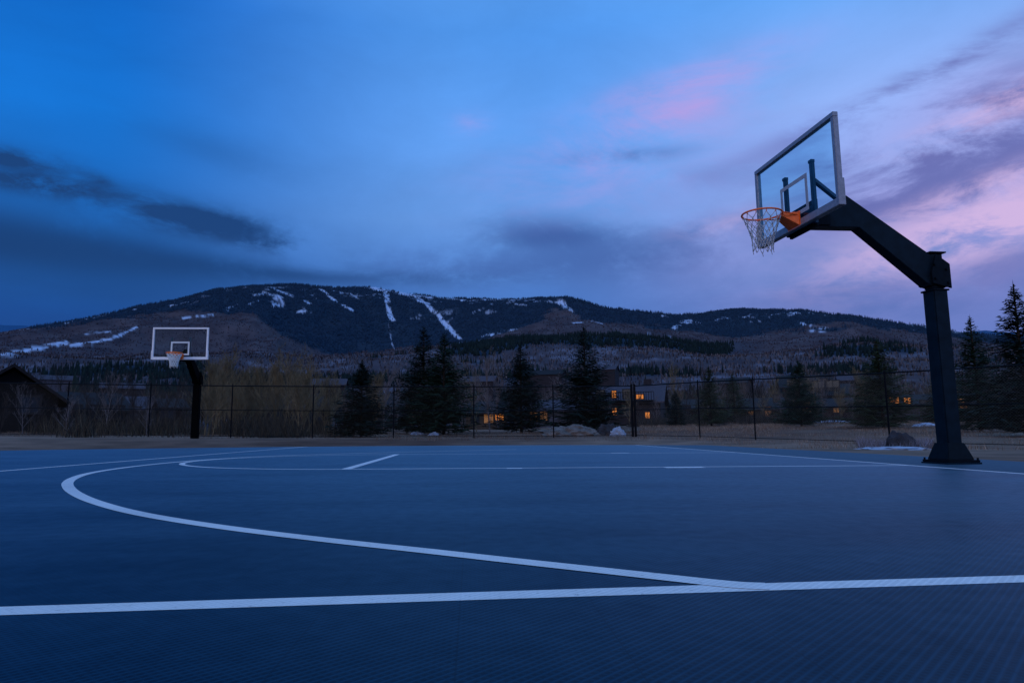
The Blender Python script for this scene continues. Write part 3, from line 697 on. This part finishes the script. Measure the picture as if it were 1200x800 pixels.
for i in range(15):
    bare(800+i*18+random.uniform(-7, 7), random.uniform(60, 95), random.uniform(428, 462), 'bare brownish tree behind the slanting fence on the right', 'bare trees behind the slanting fence', protoY if i % 3 == 0 else (protoD if i % 3 == 1 else protoG))
for i in range(22):
    bare(700+i*17+random.uniform(-8, 8), random.uniform(62, 78), random.uniform(446, 474), 'small bare tree standing in front of the houses on the right', 'small bare trees in front of the houses', (protoD, protoG, protoY)[i % 3])
for i in range(9):
    bare(-6+i*26+random.uniform(-8, 8), random.uniform(30, 40), random.uniform(440, 470), 'bare tree standing close behind the left end of the fence', 'bare trees close behind the left end of the fence', (protoD, protoG)[i % 2])
for i in range(7):
    bare(1090+i*20+random.uniform(-7, 7), random.uniform(60, 90), random.uniform(440, 465), 'bare dark tree low behind the spruces at the right edge', 'bare trees at the right edge', protoD)

# ------------------------------------------------------------------ houses
def house(px, r, wpx, ybase_off, yeave, ytop, depth, wall, roof, wins, label, rot=0, gable_front=False, name='house', balcony=False, chim=False):
    p = at(px, r); W = size_at(wpx, r, px); a, ee = ray(px, yeave); _, et = ray(px, ytop)
    ze = CH+ee*r-p.z; zt_ = CH+et*r-p.z
    root = empty(name, p, -az_of(px)+rot, label, 'building')
    w = MB(); D = depth
    w.box(-W/2, W/2, -D/2, D/2, -2.5, ze)
    if gable_front: w.prism([(-W/2, ze+.002), (W/2, ze+.002), (0, zt_-.15)], -D/2+.02, D/2-.02)
    else:
        o = len(w.v); w.v += [(-W/2+.02, -D/2, ze+.002), (-W/2+.02, D/2, ze+.002), (-W/2+.02, 0, zt_-.15), (W/2-.02, -D/2, ze+.002), (W/2-.02, D/2, ze+.002), (W/2-.02, 0, zt_-.15)]
        w.f += [(o, o+2, o+1), (o+3, o+4, o+5), (o, o+3, o+5, o+2), (o+1, o+2, o+5, o+4), (o, o+1, o+4, o+3)]
    w.build('wall', mWalls[wall], root)
    rf = MB(); ov = .5; th = .18
    if gable_front:
        for s in (-1, 1):
            a_, b_ = (s*(W/2+ov), ze-ov*(zt_-ze)/(W/2)), (0, zt_)
            rf.prism([a_, b_, (b_[0], b_[1]+th), (a_[0], a_[1]+th)][::s], -D/2-ov, D/2+ov)
    else:
        for s in (-1, 1):
            y1 = s*(D/2+ov); z1 = ze-ov*(zt_-ze)/(D/2)
            rf.quadbox([(-W/2-ov, y1, z1), (W/2+ov, y1, z1), (W/2+ov, 0, zt_), (-W/2-ov, 0, zt_), (-W/2-ov, y1, z1+th), (W/2+ov, y1, z1+th), (W/2+ov, 0, zt_+th), (-W/2-ov, 0, zt_+th)])
    ro = rf.build('roof', mRoofs[roof], root)
    if chim:
        c = MB(); c.box(W*.22, W*.22+.9, -.2, .7, ze, zt_+.9); c.build('chimney', mWalls['mauve'], ro)
    for (u, v, ww, hh, lit) in wins:      # u across -1..1, v metres above the base
        x = u*W/2; y = -D/2; f = MB(); t = .10
        f.box(x-ww/2-t, x+ww/2+t, y-.07, y-.004, v-t, v); f.box(x-ww/2-t, x+ww/2+t, y-.07, y-.004, v+hh, v+hh+t)
        f.box(x-ww/2-t, x-ww/2, y-.069, y-.004, v+.001, v+hh-.001); f.box(x+ww/2, x+ww/2+t, y-.069, y-.004, v+.001, v+hh-.001); f.box(x-.03, x+.03, y-.060, y-.02, v+.001, v+hh-.001)
        fo = f.build('window', mTrimW, root)
        pn = MB(); pn.box(x-ww/2, x+ww/2, y-.03, y-.005, v+.001, v+hh-.001); pn.build('pane', {0: mPane, 1: mLit, 2: mLitDim}[lit], fo)
    if balcony:
        b = MB()
        for v in (2.7,):
            b.box(-W*.42, W*.42, -D/2-1.2, -D/2-.003, v-.12, v)
            b.box(-W*.42, W*.42, -D/2-1.2, -D/2-1.14, v+.9, v+.98)
            for i in range(24):
                x = -W*.42+W*.84*i/23; b.box(x-.03, x+.03, -D/2-1.19, -D/2-1.15, v+.001, v+.899)
        b.build('balcony', mWalls['dark'], root)
def grid(us, vs, ww, hh, lit=None, dim=None):
    lit = lit or []; dim = dim or []; return [(u, v, ww, hh, 1 if (i, j) in lit else 2 if (i, j) in dim else 0) for i, u in enumerate(us) for j, v in enumerate(vs)]
house(10, 48, 84, 0, 470, 438, 9, 'dark', 0, grid([-.5, .4], [1.0], .8, .8), 'dark timber house with a tall gable at the left edge of the photo', gable_front=True)
house(92, 66, 70, 0, 482, 462, 8, 'dark', 0, grid([-.55, .1, .65], [.9], 1.2, 1.0), 'low dark house beside the gabled house on the left', .2)
house(140, 84, 60, 0, 481, 466, 8, 'mauve', 1, grid([-.6, 0, .6], [1.2], 1.5, 1.1), 'small mauve grey house left of the distant hoop', -.15)
house(182, 105, 50, 0, 479, 468, 9, 'brown', 2, grid([-.5, .3], [1.5], 1.6, 1.4), 'brown low house right behind the distant hoop', .1)
house(330, 95, 90, 0, 480, 462, 10, 'brown', 2, grid([-.7, -.25, .25, .7], [1.2], 1.4, 1.2), 'brown house hidden in the yellowish thicket', .1)
house(455, 100, 56, 0, 478, 462, 10, 'mauve', 0, grid([-.6, 0, .6], [1.2], 1.4, 1.3), 'mauve house between the short spruce and the tall pair')
house(568, 78, 46, 0, 485, 472, 8, 'cream', 2, [(-.55, .6, .8, 1.0, 0), (.1, .6, 1.0, 1.2, 2), (.62, .9, .9, .7, 1)], 'cream building with warm light in its window between the middle spruces', .05)
house(648, 82, 66, 0, 482, 470, 9, 'pale', 1, [(-.30, .7, .8, 1.3, 2), (-.62, .7, .8, 1.3, 2), (.55, .9, 1.0, 1.0, 0)], 'pale building behind the lone broad spruce')
house(740, 88, 74, 0, 473, 453, 11, 'mauve', 1, [(-.34, 3.1, .5, .8, 1), (-.34, 1.05, .5, .8, 1), (.42, 2.9, .9, .5, 1), (.62, .6, .5, .7, 1), (-.75, 3.0, 1.0, 1.0, 0), (.05, 3.0, 1.0, 1.0, 0), (.05, .9, 1.0, 1.1, 0), (-.75, .9, 1.0, 1.1, 0)],
      'large condominium with mauve grey roof and orange lit windows', -.1, balcony=True, chim=True)
house(818, 98, 56, 0, 481, 469, 10, 'brown', 2, [(-.6, 1.0, 1.2, 1.2, 0), (0, 1.0, 1.2, 1.2, 0), (.6, 1.0, 1.2, 1.2, 0)], 'brown house right of the mauve roofed condominium', .1)
house(893, 80, 42, 0, 481, 468, 8, 'cream', 2, [(-.5, .7, .5, .7, 2), (.35, .5, .6, 1.0, 2), (.8, 2.0, .5, .7, 0)], 'small cream house left of the dark spruce behind the slanting fence')
house(968, 92, 50, 0, 466, 452, 10, 'red', 2, [(-.6, 3.4, 1.3, 1.1, 0), (0, 3.4, 1.3, 1.1, 0), (.6, 3.4, 1.3, 1.1, 0), (-.6, 1.0, 1.2, 1.1, 2), (0, 1.0, 1.2, 1.2, 0), (.6, 1.0, 1.2, 1.2, 0)], 'red brown building with a stepped roof right of the dark spruce', -.1, balcony=True)
house(988, 82, 48, 0, 478, 468, 8, 'red', 0, [(-.5, .8, .5, .6, 2), (.3, .7, 1.1, 1.0, 0)], 'low red brown annex in front of the red brown building', .15)
house(946, 150, 54, 0, 455, 440, 12, 'brown', 0, grid([-.6, 0, .6], [3, 6], 1.6, 1.5), 'tall dark brown building above the red brown one', .1)
house(1080, 74, 60, 0, 476, 464, 8, 'pale', 2, [(-.62, 1.3, .7, .8, 1), (-.2, 1.5, .5, .5, 1), (.4, .9, .9, .8, 0)], 'pale house with two yellow lights left of the large hoop pole', -.1)
house(1150, 90, 70, 0, 474, 462, 9, 'brown', 2, grid([-.5, .4], [1.3], 1.2, 1.1, dim=[(0, 0)]), 'brown house low behind the pointed spruce')
for i, (px, r, wpx, ye, yt, wl, rf_, lab) in enumerate([(384, 260, 40, 452, 444, 'mauve', 1, 'far small house on the slope above the yellowish thicket'), (560, 300, 44, 448, 441, 'mauve', 1, 'far house on the slope above the cream building'),
      (640, 330, 46, 440, 434, 'mauve', 0, 'far house on the slope left of the lone broad spruce'), (712, 380, 26, 434, 429, 'mauve', 1, 'far mauve house on the slope above the condominium'), (860, 280, 40, 450, 443, 'brown', 0, 'far brown house on the slope right of the condominium'),
      (1010, 300, 44, 446, 439, 'mauve', 1, 'far house on the slope left of the large hoop pole'), (140, 280, 44, 456, 449, 'mauve', 1, 'far house on the slope left of the distant hoop'), (60, 330, 40, 446, 440, 'pale', 1, 'far pale house on the slope above the gabled house')]):
    house(px, r, wpx, 0, ye, yt, 12, wl, rf_, [(-.5, 4, 1.6, 1.5, 0), (.4, 4, 1.6, 1.5, 0)], lab, random.uniform(-.3, .3))

# ------------------------------------------------------------------ boulders, snow, shrub
def rock(name, px, r, wpx, h, label, m, seed, ydep=1.4, cat='boulder', rot=0):
    import bmesh
    bm = bmesh.new(); bmesh.ops.create_icosphere(bm, subdivisions=4, radius=1); rg = np.random.default_rng(seed); off = rg.uniform(0, 50, 2)
    W = size_at(wpx, r, px)/2
    co = np.array([v.co[:] for v in bm.verts]); n = fbm(co[:, 0]*2.1+off[0]+co[:, 2], co[:, 1]*2.1+off[1]-co[:, 2]*.7, 4)-.5
    n = n+.35*(fbm(co[:, 0]*7+off[0], co[:, 1]*7+co[:, 2]*5+off[1], 3)-.5)
    for v, c, k in zip(bm.verts, co, n):
        s = 1+k*1.15; v.co = (c[0]*W*s, c[1]*ydep*W*.5*s, max(c[2], -.3)*h*s)
    me = bpy.data.meshes.new(name); bm.to_mesh(me); bm.free(); me.materials.append(m)
    o = bpy.data.objects.new(name, me); C.objects.link(o); o.location = at(px, r); o.rotation_euler = (0, 0, -az_of(px)+rot); tag(o, label, cat); return o
rock('boulder', 668, 30.5, 62, .42, 'wide low tan boulder by the court edge below the lone broad spruce', mRock, 1)
rock('boulder', 643, 29.5, 20, .20, 'small tan rock at the left foot of the wide boulder', mRock, 2)
rock('boulder', 712, 31, 26, .45, 'dark boulder between the tan boulder and the fence corner', mRockD, 3)
rock('boulder', 1053, 19.3, 28, .34, 'dark mound at the foot of the fence post left of the large hoop', mRockD, 6)
rock('snow_heap', 724, 29.5, 18, .32, 'narrow heap of old snow beside the fence corner post', mSnow, 4, cat='snow', rot=.4)
rock('snow_heap', 492, 36, 18, .13, 'small white snow heap under the left spruce of the tall pair', mSnow, 7, cat='snow')
rock('snow_heap', 508, 35, 12, .14, 'small white snow heap under the right spruce of the tall pair', mSnow, 8, cat='snow')
rock('snow_heap', 664, 42, 34, .25, 'bluish snow heap behind the trunk of the lone broad spruce', mSnow, 9, cat='snow')
rock('snow_heap', 1045, 18.6, 70, .06, 'flat patch of old snow around the dark mound', mSnow, 10, cat='snow')
rock('snow_heap', 1086, 44, 26, .16, 'snow heap in front of the pale house with yellow lights', mSnow, 12, cat='snow')
rock('snow_heap', 974, 58, 44, .14, 'long snow heap below the red brown buildings', mSnow, 13, cat='snow')

# ------------------------------------------------------------------ dry grass
def grass(n, r0, r1, p0, p1, hmin, hmax, cols, label, pale=None):
    a0, a1 = az_of(p0), az_of(p1)
    r = np.sqrt(rng.uniform(r0*r0, r1*r1, n)); a = rng.uniform(a0, a1, n); x = CX+r*np.sin(a); y = CY+r*np.cos(a)
    dens = fbm(x/1.6, y/1.6, 3); keep = (dens+rng.uniform(-.12, .12, n) > .45) & ~((x < 3.62) & (y < 17.25-(x+13.8)*.118+.2)); x, y, r, dens = x[keep], y[keep], r[keep], dens[keep]; n = len(x)
    z = terrain(x, y); h = rng.uniform(hmin, hmax, n)*(dens*2-.2); b = rng.uniform(0, 6.28, n); w = np.maximum(.006, r*.00022)
    sd = np.stack([np.cos(b)*w, np.sin(b)*w, 0*b], -1); base = np.stack([x, y, z-.02], -1)
    tip = base+np.stack([rng.normal(0, .4, n)*h, rng.normal(0, .4, n)*h, h+.02], -1)
    V = np.stack([base-sd, base+sd, tip], 1).reshape(-1, 3); cc = np.array(cols)[rng.integers(0, len(cols), n)]*rng.uniform(.7, 1.3, (n, 1))
    o = np_mesh('dry_grass', V, np.arange(3*n).reshape(-1, 3), mGrass, np.repeat(cc, 3, 0)); tag(o, label, 'grass', kind='stuff')
grass(60000, 18.5, 62, 750, 1330, .05, .16, [(.24, .145, .10), (.15, .092, .065), (.34, .25, .19)], 'dry brown grass on the field behind the slanting fence')
grass(30000, 24, 46, -60, 760, .05, .15, [(.13, .08, .06), (.09, .058, .046), (.19, .135, .105)], 'dry brown grass on the bank beyond the far court edge')
grass(7000, 18.9, 22, 1005, 1090, .12, .30, [(.30, .28, .34), (.20, .18, .21), (.12, .09, .08)], 'pale frosted grass tufts around the dark mound left of the large hoop')

def scrub(n, r0, r1, p0, p1, hmin, hmax, cols, label):
    a = rng.uniform(az_of(p0), az_of(p1), n); r = rng.uniform(r0, r1, n); x = CX+r*np.sin(a); y = CY+r*np.cos(a)
    keep = fbm(x/2.5+4, y/2.5, 3) > .47; x, y = x[keep], y[keep]; n = len(x); z = terrain(x, y); tw = 40
    px = np.repeat(x, tw)+rng.normal(0, .25, n*tw); py = np.repeat(y, tw)+rng.normal(0, .25, n*tw); pz = np.repeat(z, tw); h = np.repeat(rng.uniform(hmin, hmax, n), tw)*rng.uniform(.4, 1, n*tw)
    b = rng.uniform(0, 6.28, n*tw); w = .010+h*.004; base = np.stack([px, py, pz-.05], -1); sd = np.stack([np.cos(b)*w, np.sin(b)*w, 0*b], -1)
    tip = base+np.stack([rng.normal(0, .30, n*tw)*h, rng.normal(0, .30, n*tw)*h, h], -1)
    V = np.stack([base-sd, base+sd, tip], 1).reshape(-1, 3); cc = np.array(cols)[rng.integers(0, len(cols), n*tw)]*rng.uniform(.6, 1.3, (n*tw, 1))
    o = np_mesh('scrub', V, np.arange(3*n*tw).reshape(-1, 3), mGrass, np.repeat(cc, 3, 0)); tag(o, label, 'scrub', kind='stuff')
scrub(330, 29, 44, -60, 400, .5, 1.7, [(.06, .048, .036), (.035, .03, .028), (.09, .07, .05)], 'low leafless scrub beyond the left part of the fence')
scrub(500, 55, 72, 740, 1330, .6, 1.8, [(.05, .042, .036), (.035, .03, .03), (.07, .055, .045)], 'low leafless scrub before the houses on the right')

# ------------------------------------------------------------------ sky
w = bpy.data.worlds.new('World'); scene.world = w; w.use_nodes = True
nt = w.node_tree; N = nt.nodes; L = nt.links; bg = N['Background']; bg.inputs['Strength'].default_value = 1.0
def mth(op, a, b=None, c=None, clamp=False):
    n = N.new('ShaderNodeMath'); n.operation = op; n.use_clamp = clamp
    for i, v in enumerate((a, b, c)):
        if v is None: continue
        if isinstance(v, (int, float)): n.inputs[i].default_value = v
        else: L.new(v, n.inputs[i])
    return n.outputs[0]
def mixc(f, a, b):
    n = N.new('ShaderNodeMix'); n.data_type = 'RGBA'
    for i, v in ((0, f), (6, a), (7, b)):
        if isinstance(v, tuple): n.inputs[i].default_value = (*v, 1)
        elif isinstance(v, (int, float)): n.inputs[i].default_value = v
        else: L.new(v, n.inputs[i])
    return n.outputs[2]
def smooth(x, a, b):
    n = N.new('ShaderNodeMapRange'); n.interpolation_type = 'SMOOTHSTEP'; n.inputs['From Min'].default_value = a; n.inputs['From Max'].default_value = b; L.new(x, n.inputs['Value']); return n.outputs[0]
def srgb(r, g, b): return tuple(((c/255+.055)/1.055)**2.4 if c > 10 else c/255/12.92 for c in (r, g, b))
tc = N.new('ShaderNodeTexCoord'); sp = N.new('ShaderNodeSeparateXYZ'); L.new(tc.outputs['Generated'], sp.inputs[0])
dx, dy, dz = sp.outputs
AZ = mth('ARCTAN2', dx, dy); EL = mth('ARCSINE', dz)
# vertical ramps at the left, centre and right of the view
def ramp(stops):
    n = N.new('ShaderNodeValToRGB'); L.new(mth('DIVIDE', EL, 1.5708, clamp=True), n.inputs[0]); cr = n.color_ramp
    while len(cr.elements) < len(stops): cr.elements.new(.5)
    for e, (p, c) in zip(cr.elements, stops): e.position = p; e.color = (*c, 1)
    return n.outputs[0]
def E(y): return math.degrees(math.atan(ray(600, y)[1]))/90
ZEN = (.13, .36, .82)  # overhead sky out of frame, brightened to light the court
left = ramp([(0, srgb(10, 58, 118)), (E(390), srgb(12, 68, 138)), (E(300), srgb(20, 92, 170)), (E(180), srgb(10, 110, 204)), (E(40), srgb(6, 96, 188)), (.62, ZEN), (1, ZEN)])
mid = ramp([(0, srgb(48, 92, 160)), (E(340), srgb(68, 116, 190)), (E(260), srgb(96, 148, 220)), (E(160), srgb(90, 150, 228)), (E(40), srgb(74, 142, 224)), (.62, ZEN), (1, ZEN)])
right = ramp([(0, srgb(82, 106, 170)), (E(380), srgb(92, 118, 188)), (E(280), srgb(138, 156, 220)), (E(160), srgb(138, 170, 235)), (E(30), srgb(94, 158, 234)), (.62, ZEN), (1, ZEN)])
lm = smooth(AZ, az_of(80), az_of(560)); mr_ = smooth(AZ, az_of(620), az_of(1080))
sky = mixc(mr_, mixc(lm, left, mid), right)
# cloud plane coordinates
den = mth('ADD', mth('MAXIMUM', dz, 0), .30); cxp = mth('DIVIDE', dx, den); cyp = mth('DIVIDE', dy, den)
def noise(sx, sy, scale, detail, rough, ox=0, dist=0.0, rot=0):
    cb = N.new('ShaderNodeCombineXYZ'); L.new(AZ, cb.inputs[0]); L.new(EL, cb.inputs[1]); cb.inputs[2].default_value = ox
    mp = N.new('ShaderNodeMapping'); mp.inputs['Rotation'].default_value = (0, 0, rot); mp.inputs['Scale'].default_value = (sx, sy, 1); L.new(cb.outputs[0], mp.inputs[0])
    n = N.new('ShaderNodeTexNoise'); n.inputs['Scale'].default_value = scale; n.inputs['Detail'].default_value = detail; n.inputs['Roughness'].default_value = rough; n.inputs['Distortion'].default_value = dist
    L.new(mp.outputs[0], n.inputs['Vector']); return n.outputs['Fac']
def blob(px, py, sx, sy, tilt=0):          # soft patch of sky, sizes in photo pixels turned into angles
    a0, e0 = ray(px, py); e0 = math.atan(e0); ct, st = math.cos(tilt), math.sin(tilt)
    da = mth('SUBTRACT', AZ, a0); de = mth('SUBTRACT', EL, e0)
    u = mth('ADD', mth('MULTIPLY', da, ct/(sx/FPX)), mth('MULTIPLY', de, st/(sx/FPX)))
    v = mth('ADD', mth('MULTIPLY', da, -st/(sy/FPX)), mth('MULTIPLY', de, ct/(sy/FPX)))
    s = mth('ADD', mth('MULTIPLY', u, u), mth('MULTIPLY', v, v)); return mth('POWER', 2.718, mth('MULTIPLY', s, -1))
nA1 = noise(1, 2.2, 3.2, 10, .60, 1.3, .3, -.12); nB1 = noise(1, 2.6, 5.0, 11, .64, 7.1, .35, -.16); nD1 = noise(1, 2.1, 5.6, 11, .64, 11.7, .25, .03); nC1 = noise(1, 2.6, 8.5, 10, .66, 3.3, .3, -.20)
# soft brightness variation
soft = mth('MULTIPLY_ADD', nA1, .5, .86)
vs = N.new('ShaderNodeVectorMath'); vs.operation = 'SCALE'; L.new(sky, vs.inputs[0]); L.new(soft, vs.inputs['Scale']); sky = vs.outputs[0]
def cover(n, lo, hi): return smooth(n, lo, hi)
def add_cloud(sky, mask, n, lo, hi, colr, amt):
    f = mth('MULTIPLY', mth('MULTIPLY', mask, cover(n, lo, hi)), amt, clamp=True); return mixc(f, sky, colr)
# dark banks at left
for (px, py, sx, sy, ti, amt) in ((12, 186, 50, 10, .02, 1.5), (55, 217, 66, 11, .02, 1.7), (116, 211, 14, 6, -.3, 1.0), (225, 258, 96, 17, -.08, 1.6), (310, 284, 70, 10, -.12, 1.2), (470, 325, 130, 10, 0, .6), (640, 280, 60, 10, 0, .5), (240, 172, 80, 20, -.15, .3), (150, 345, 260, 14, 0, .25)):
    sky = add_cloud(sky, blob(px, py, sx, sy, ti), nD1, .30, .56, srgb(17, 64, 122), amt)
for (px, py, sx, sy, ti, amt) in ((-20, 280, 220, 32, -.06, 1.0), (150, 300, 170, 18, -.06, .85), (300, 318, 130, 9, -.03, .7)):
    sky = add_cloud(sky, blob(px, py, sx, sy, ti), nD1, .12, .50, srgb(12, 62, 120), amt)
# blue violet banks above the mountain
for (px, py, sx, sy, ti, amt) in ((650, 276, 90, 22, -.1, .9), (700, 305, 200, 28, 0, .7), (830, 270, 80, 14, 0, .5), (560, 318, 120, 14, 0, .45), (800, 300, 110, 24, .1, .4), (960, 350, 260, 30, 0, .35), (735, 183, 80, 8, .0, .5), (850, 205, 90, 14, 0, .25), (470, 300, 130, 12, 0, .3)):
    sky = add_cloud(sky, blob(px, py, sx, sy, ti), nD1, .32, .60, srgb(58, 94, 164), amt)
# pink tufts
for (px, py, sx, sy, ti, amt) in ((810, 96, 100, 16, .16, .9), (800, 128, 84, 14, .22, .9), (750, 160, 130, 26, .15, .6), (553, 146, 22, 12, 0, .45), (720, 210, 150, 40, .1, .3)):
    sky = add_cloud(sky, blob(px, py, sx, sy, ti), nB1, .34, .72, srgb(184, 158, 226), amt)
# broad lilac glow, purple streaks and lit pink bellies at right
for (px, py, sx, sy, ti, amt) in ((1160, 250, 200, 70, .2, .75), (1190, 90, 120, 30, .2, .5), (1000, 270, 140, 30, .1, .35)):
    sky = add_cloud(sky, blob(px, py, sx, sy, ti), nA1, .25, .60, srgb(166, 158, 222), amt)
for (px, py, sx, sy, ti, amt) in ((1110, 165, 160, 42, .12, 1.5), (1180, 190, 120, 36, .15, 1.2), (1070, 98, 160, 12, .25, 1.0), (1050, 232, 130, 18, .12, 1.2), (1190, 305, 100, 16, .1, .6), (1150, 330, 150, 20, 0, .4), (1185, 228, 60, 8, .2, .8)):
    sky = add_cloud(sky, blob(px, py, sx, sy, ti), nB1, .34, .60, srgb(104, 112, 180), amt)
for (px, py, sx, sy, ti, amt) in ((1175, 258, 120, 26, .25, 1.3), (1190, 118, 80, 14, .2, 1.0), (1100, 266, 100, 18, .25, .8), (1150, 218, 90, 10, .2, .8), (870, 258, 70, 12, .1, .35)):
    sky = add_cloud(sky, blob(px, py, sx, sy, ti), nC1, .34, .62, srgb(206, 180, 226), amt)
# nishita twilight share
nis = N.new('ShaderNodeTexSky'); nis.sky_type = 'NISHITA'; nis.sun_disc = False; nis.sun_elevation = R(-2); nis.sun_rotation = R(-148)
ns = N.new('ShaderNodeVectorMath'); ns.operation = 'SCALE'; L.new(nis.outputs[0], ns.inputs[0]); ns.inputs['Scale'].default_value = .05
ad = N.new('ShaderNodeVectorMath'); ad.operation = 'ADD'; L.new(sky, ad.inputs[0]); L.new(ns.outputs[0], ad.inputs[1])
fin = mixc(smooth(dz, -.06, -.01), (.01, .02, .045), ad.outputs[0])
L.new(fin, bg.inputs['Color'])
sl = bpy.data.lights.new('sun', 'SUN'); sl.energy = .95; sl.angle = R(40); sl.color = (1, .90, .88)
so = bpy.data.objects.new('sun', sl); C.objects.link(so)
sd_ = Vector((math.sin(R(-148)), math.cos(R(-148)), math.tan(R(11)))); so.rotation_euler = sd_.to_track_quat('Z', 'Y').to_euler()
scene.view_settings.view_transform = 'Standard'; scene.view_settings.look = 'None'; scene.view_settings.exposure = 0; scene.view_settings.gamma = 1
scene.cycles.transparent_max_bounces = 20; scene.cycles.max_bounces = 5; scene.cycles.diffuse_bounces = 2; scene.cycles.glossy_bounces = 2
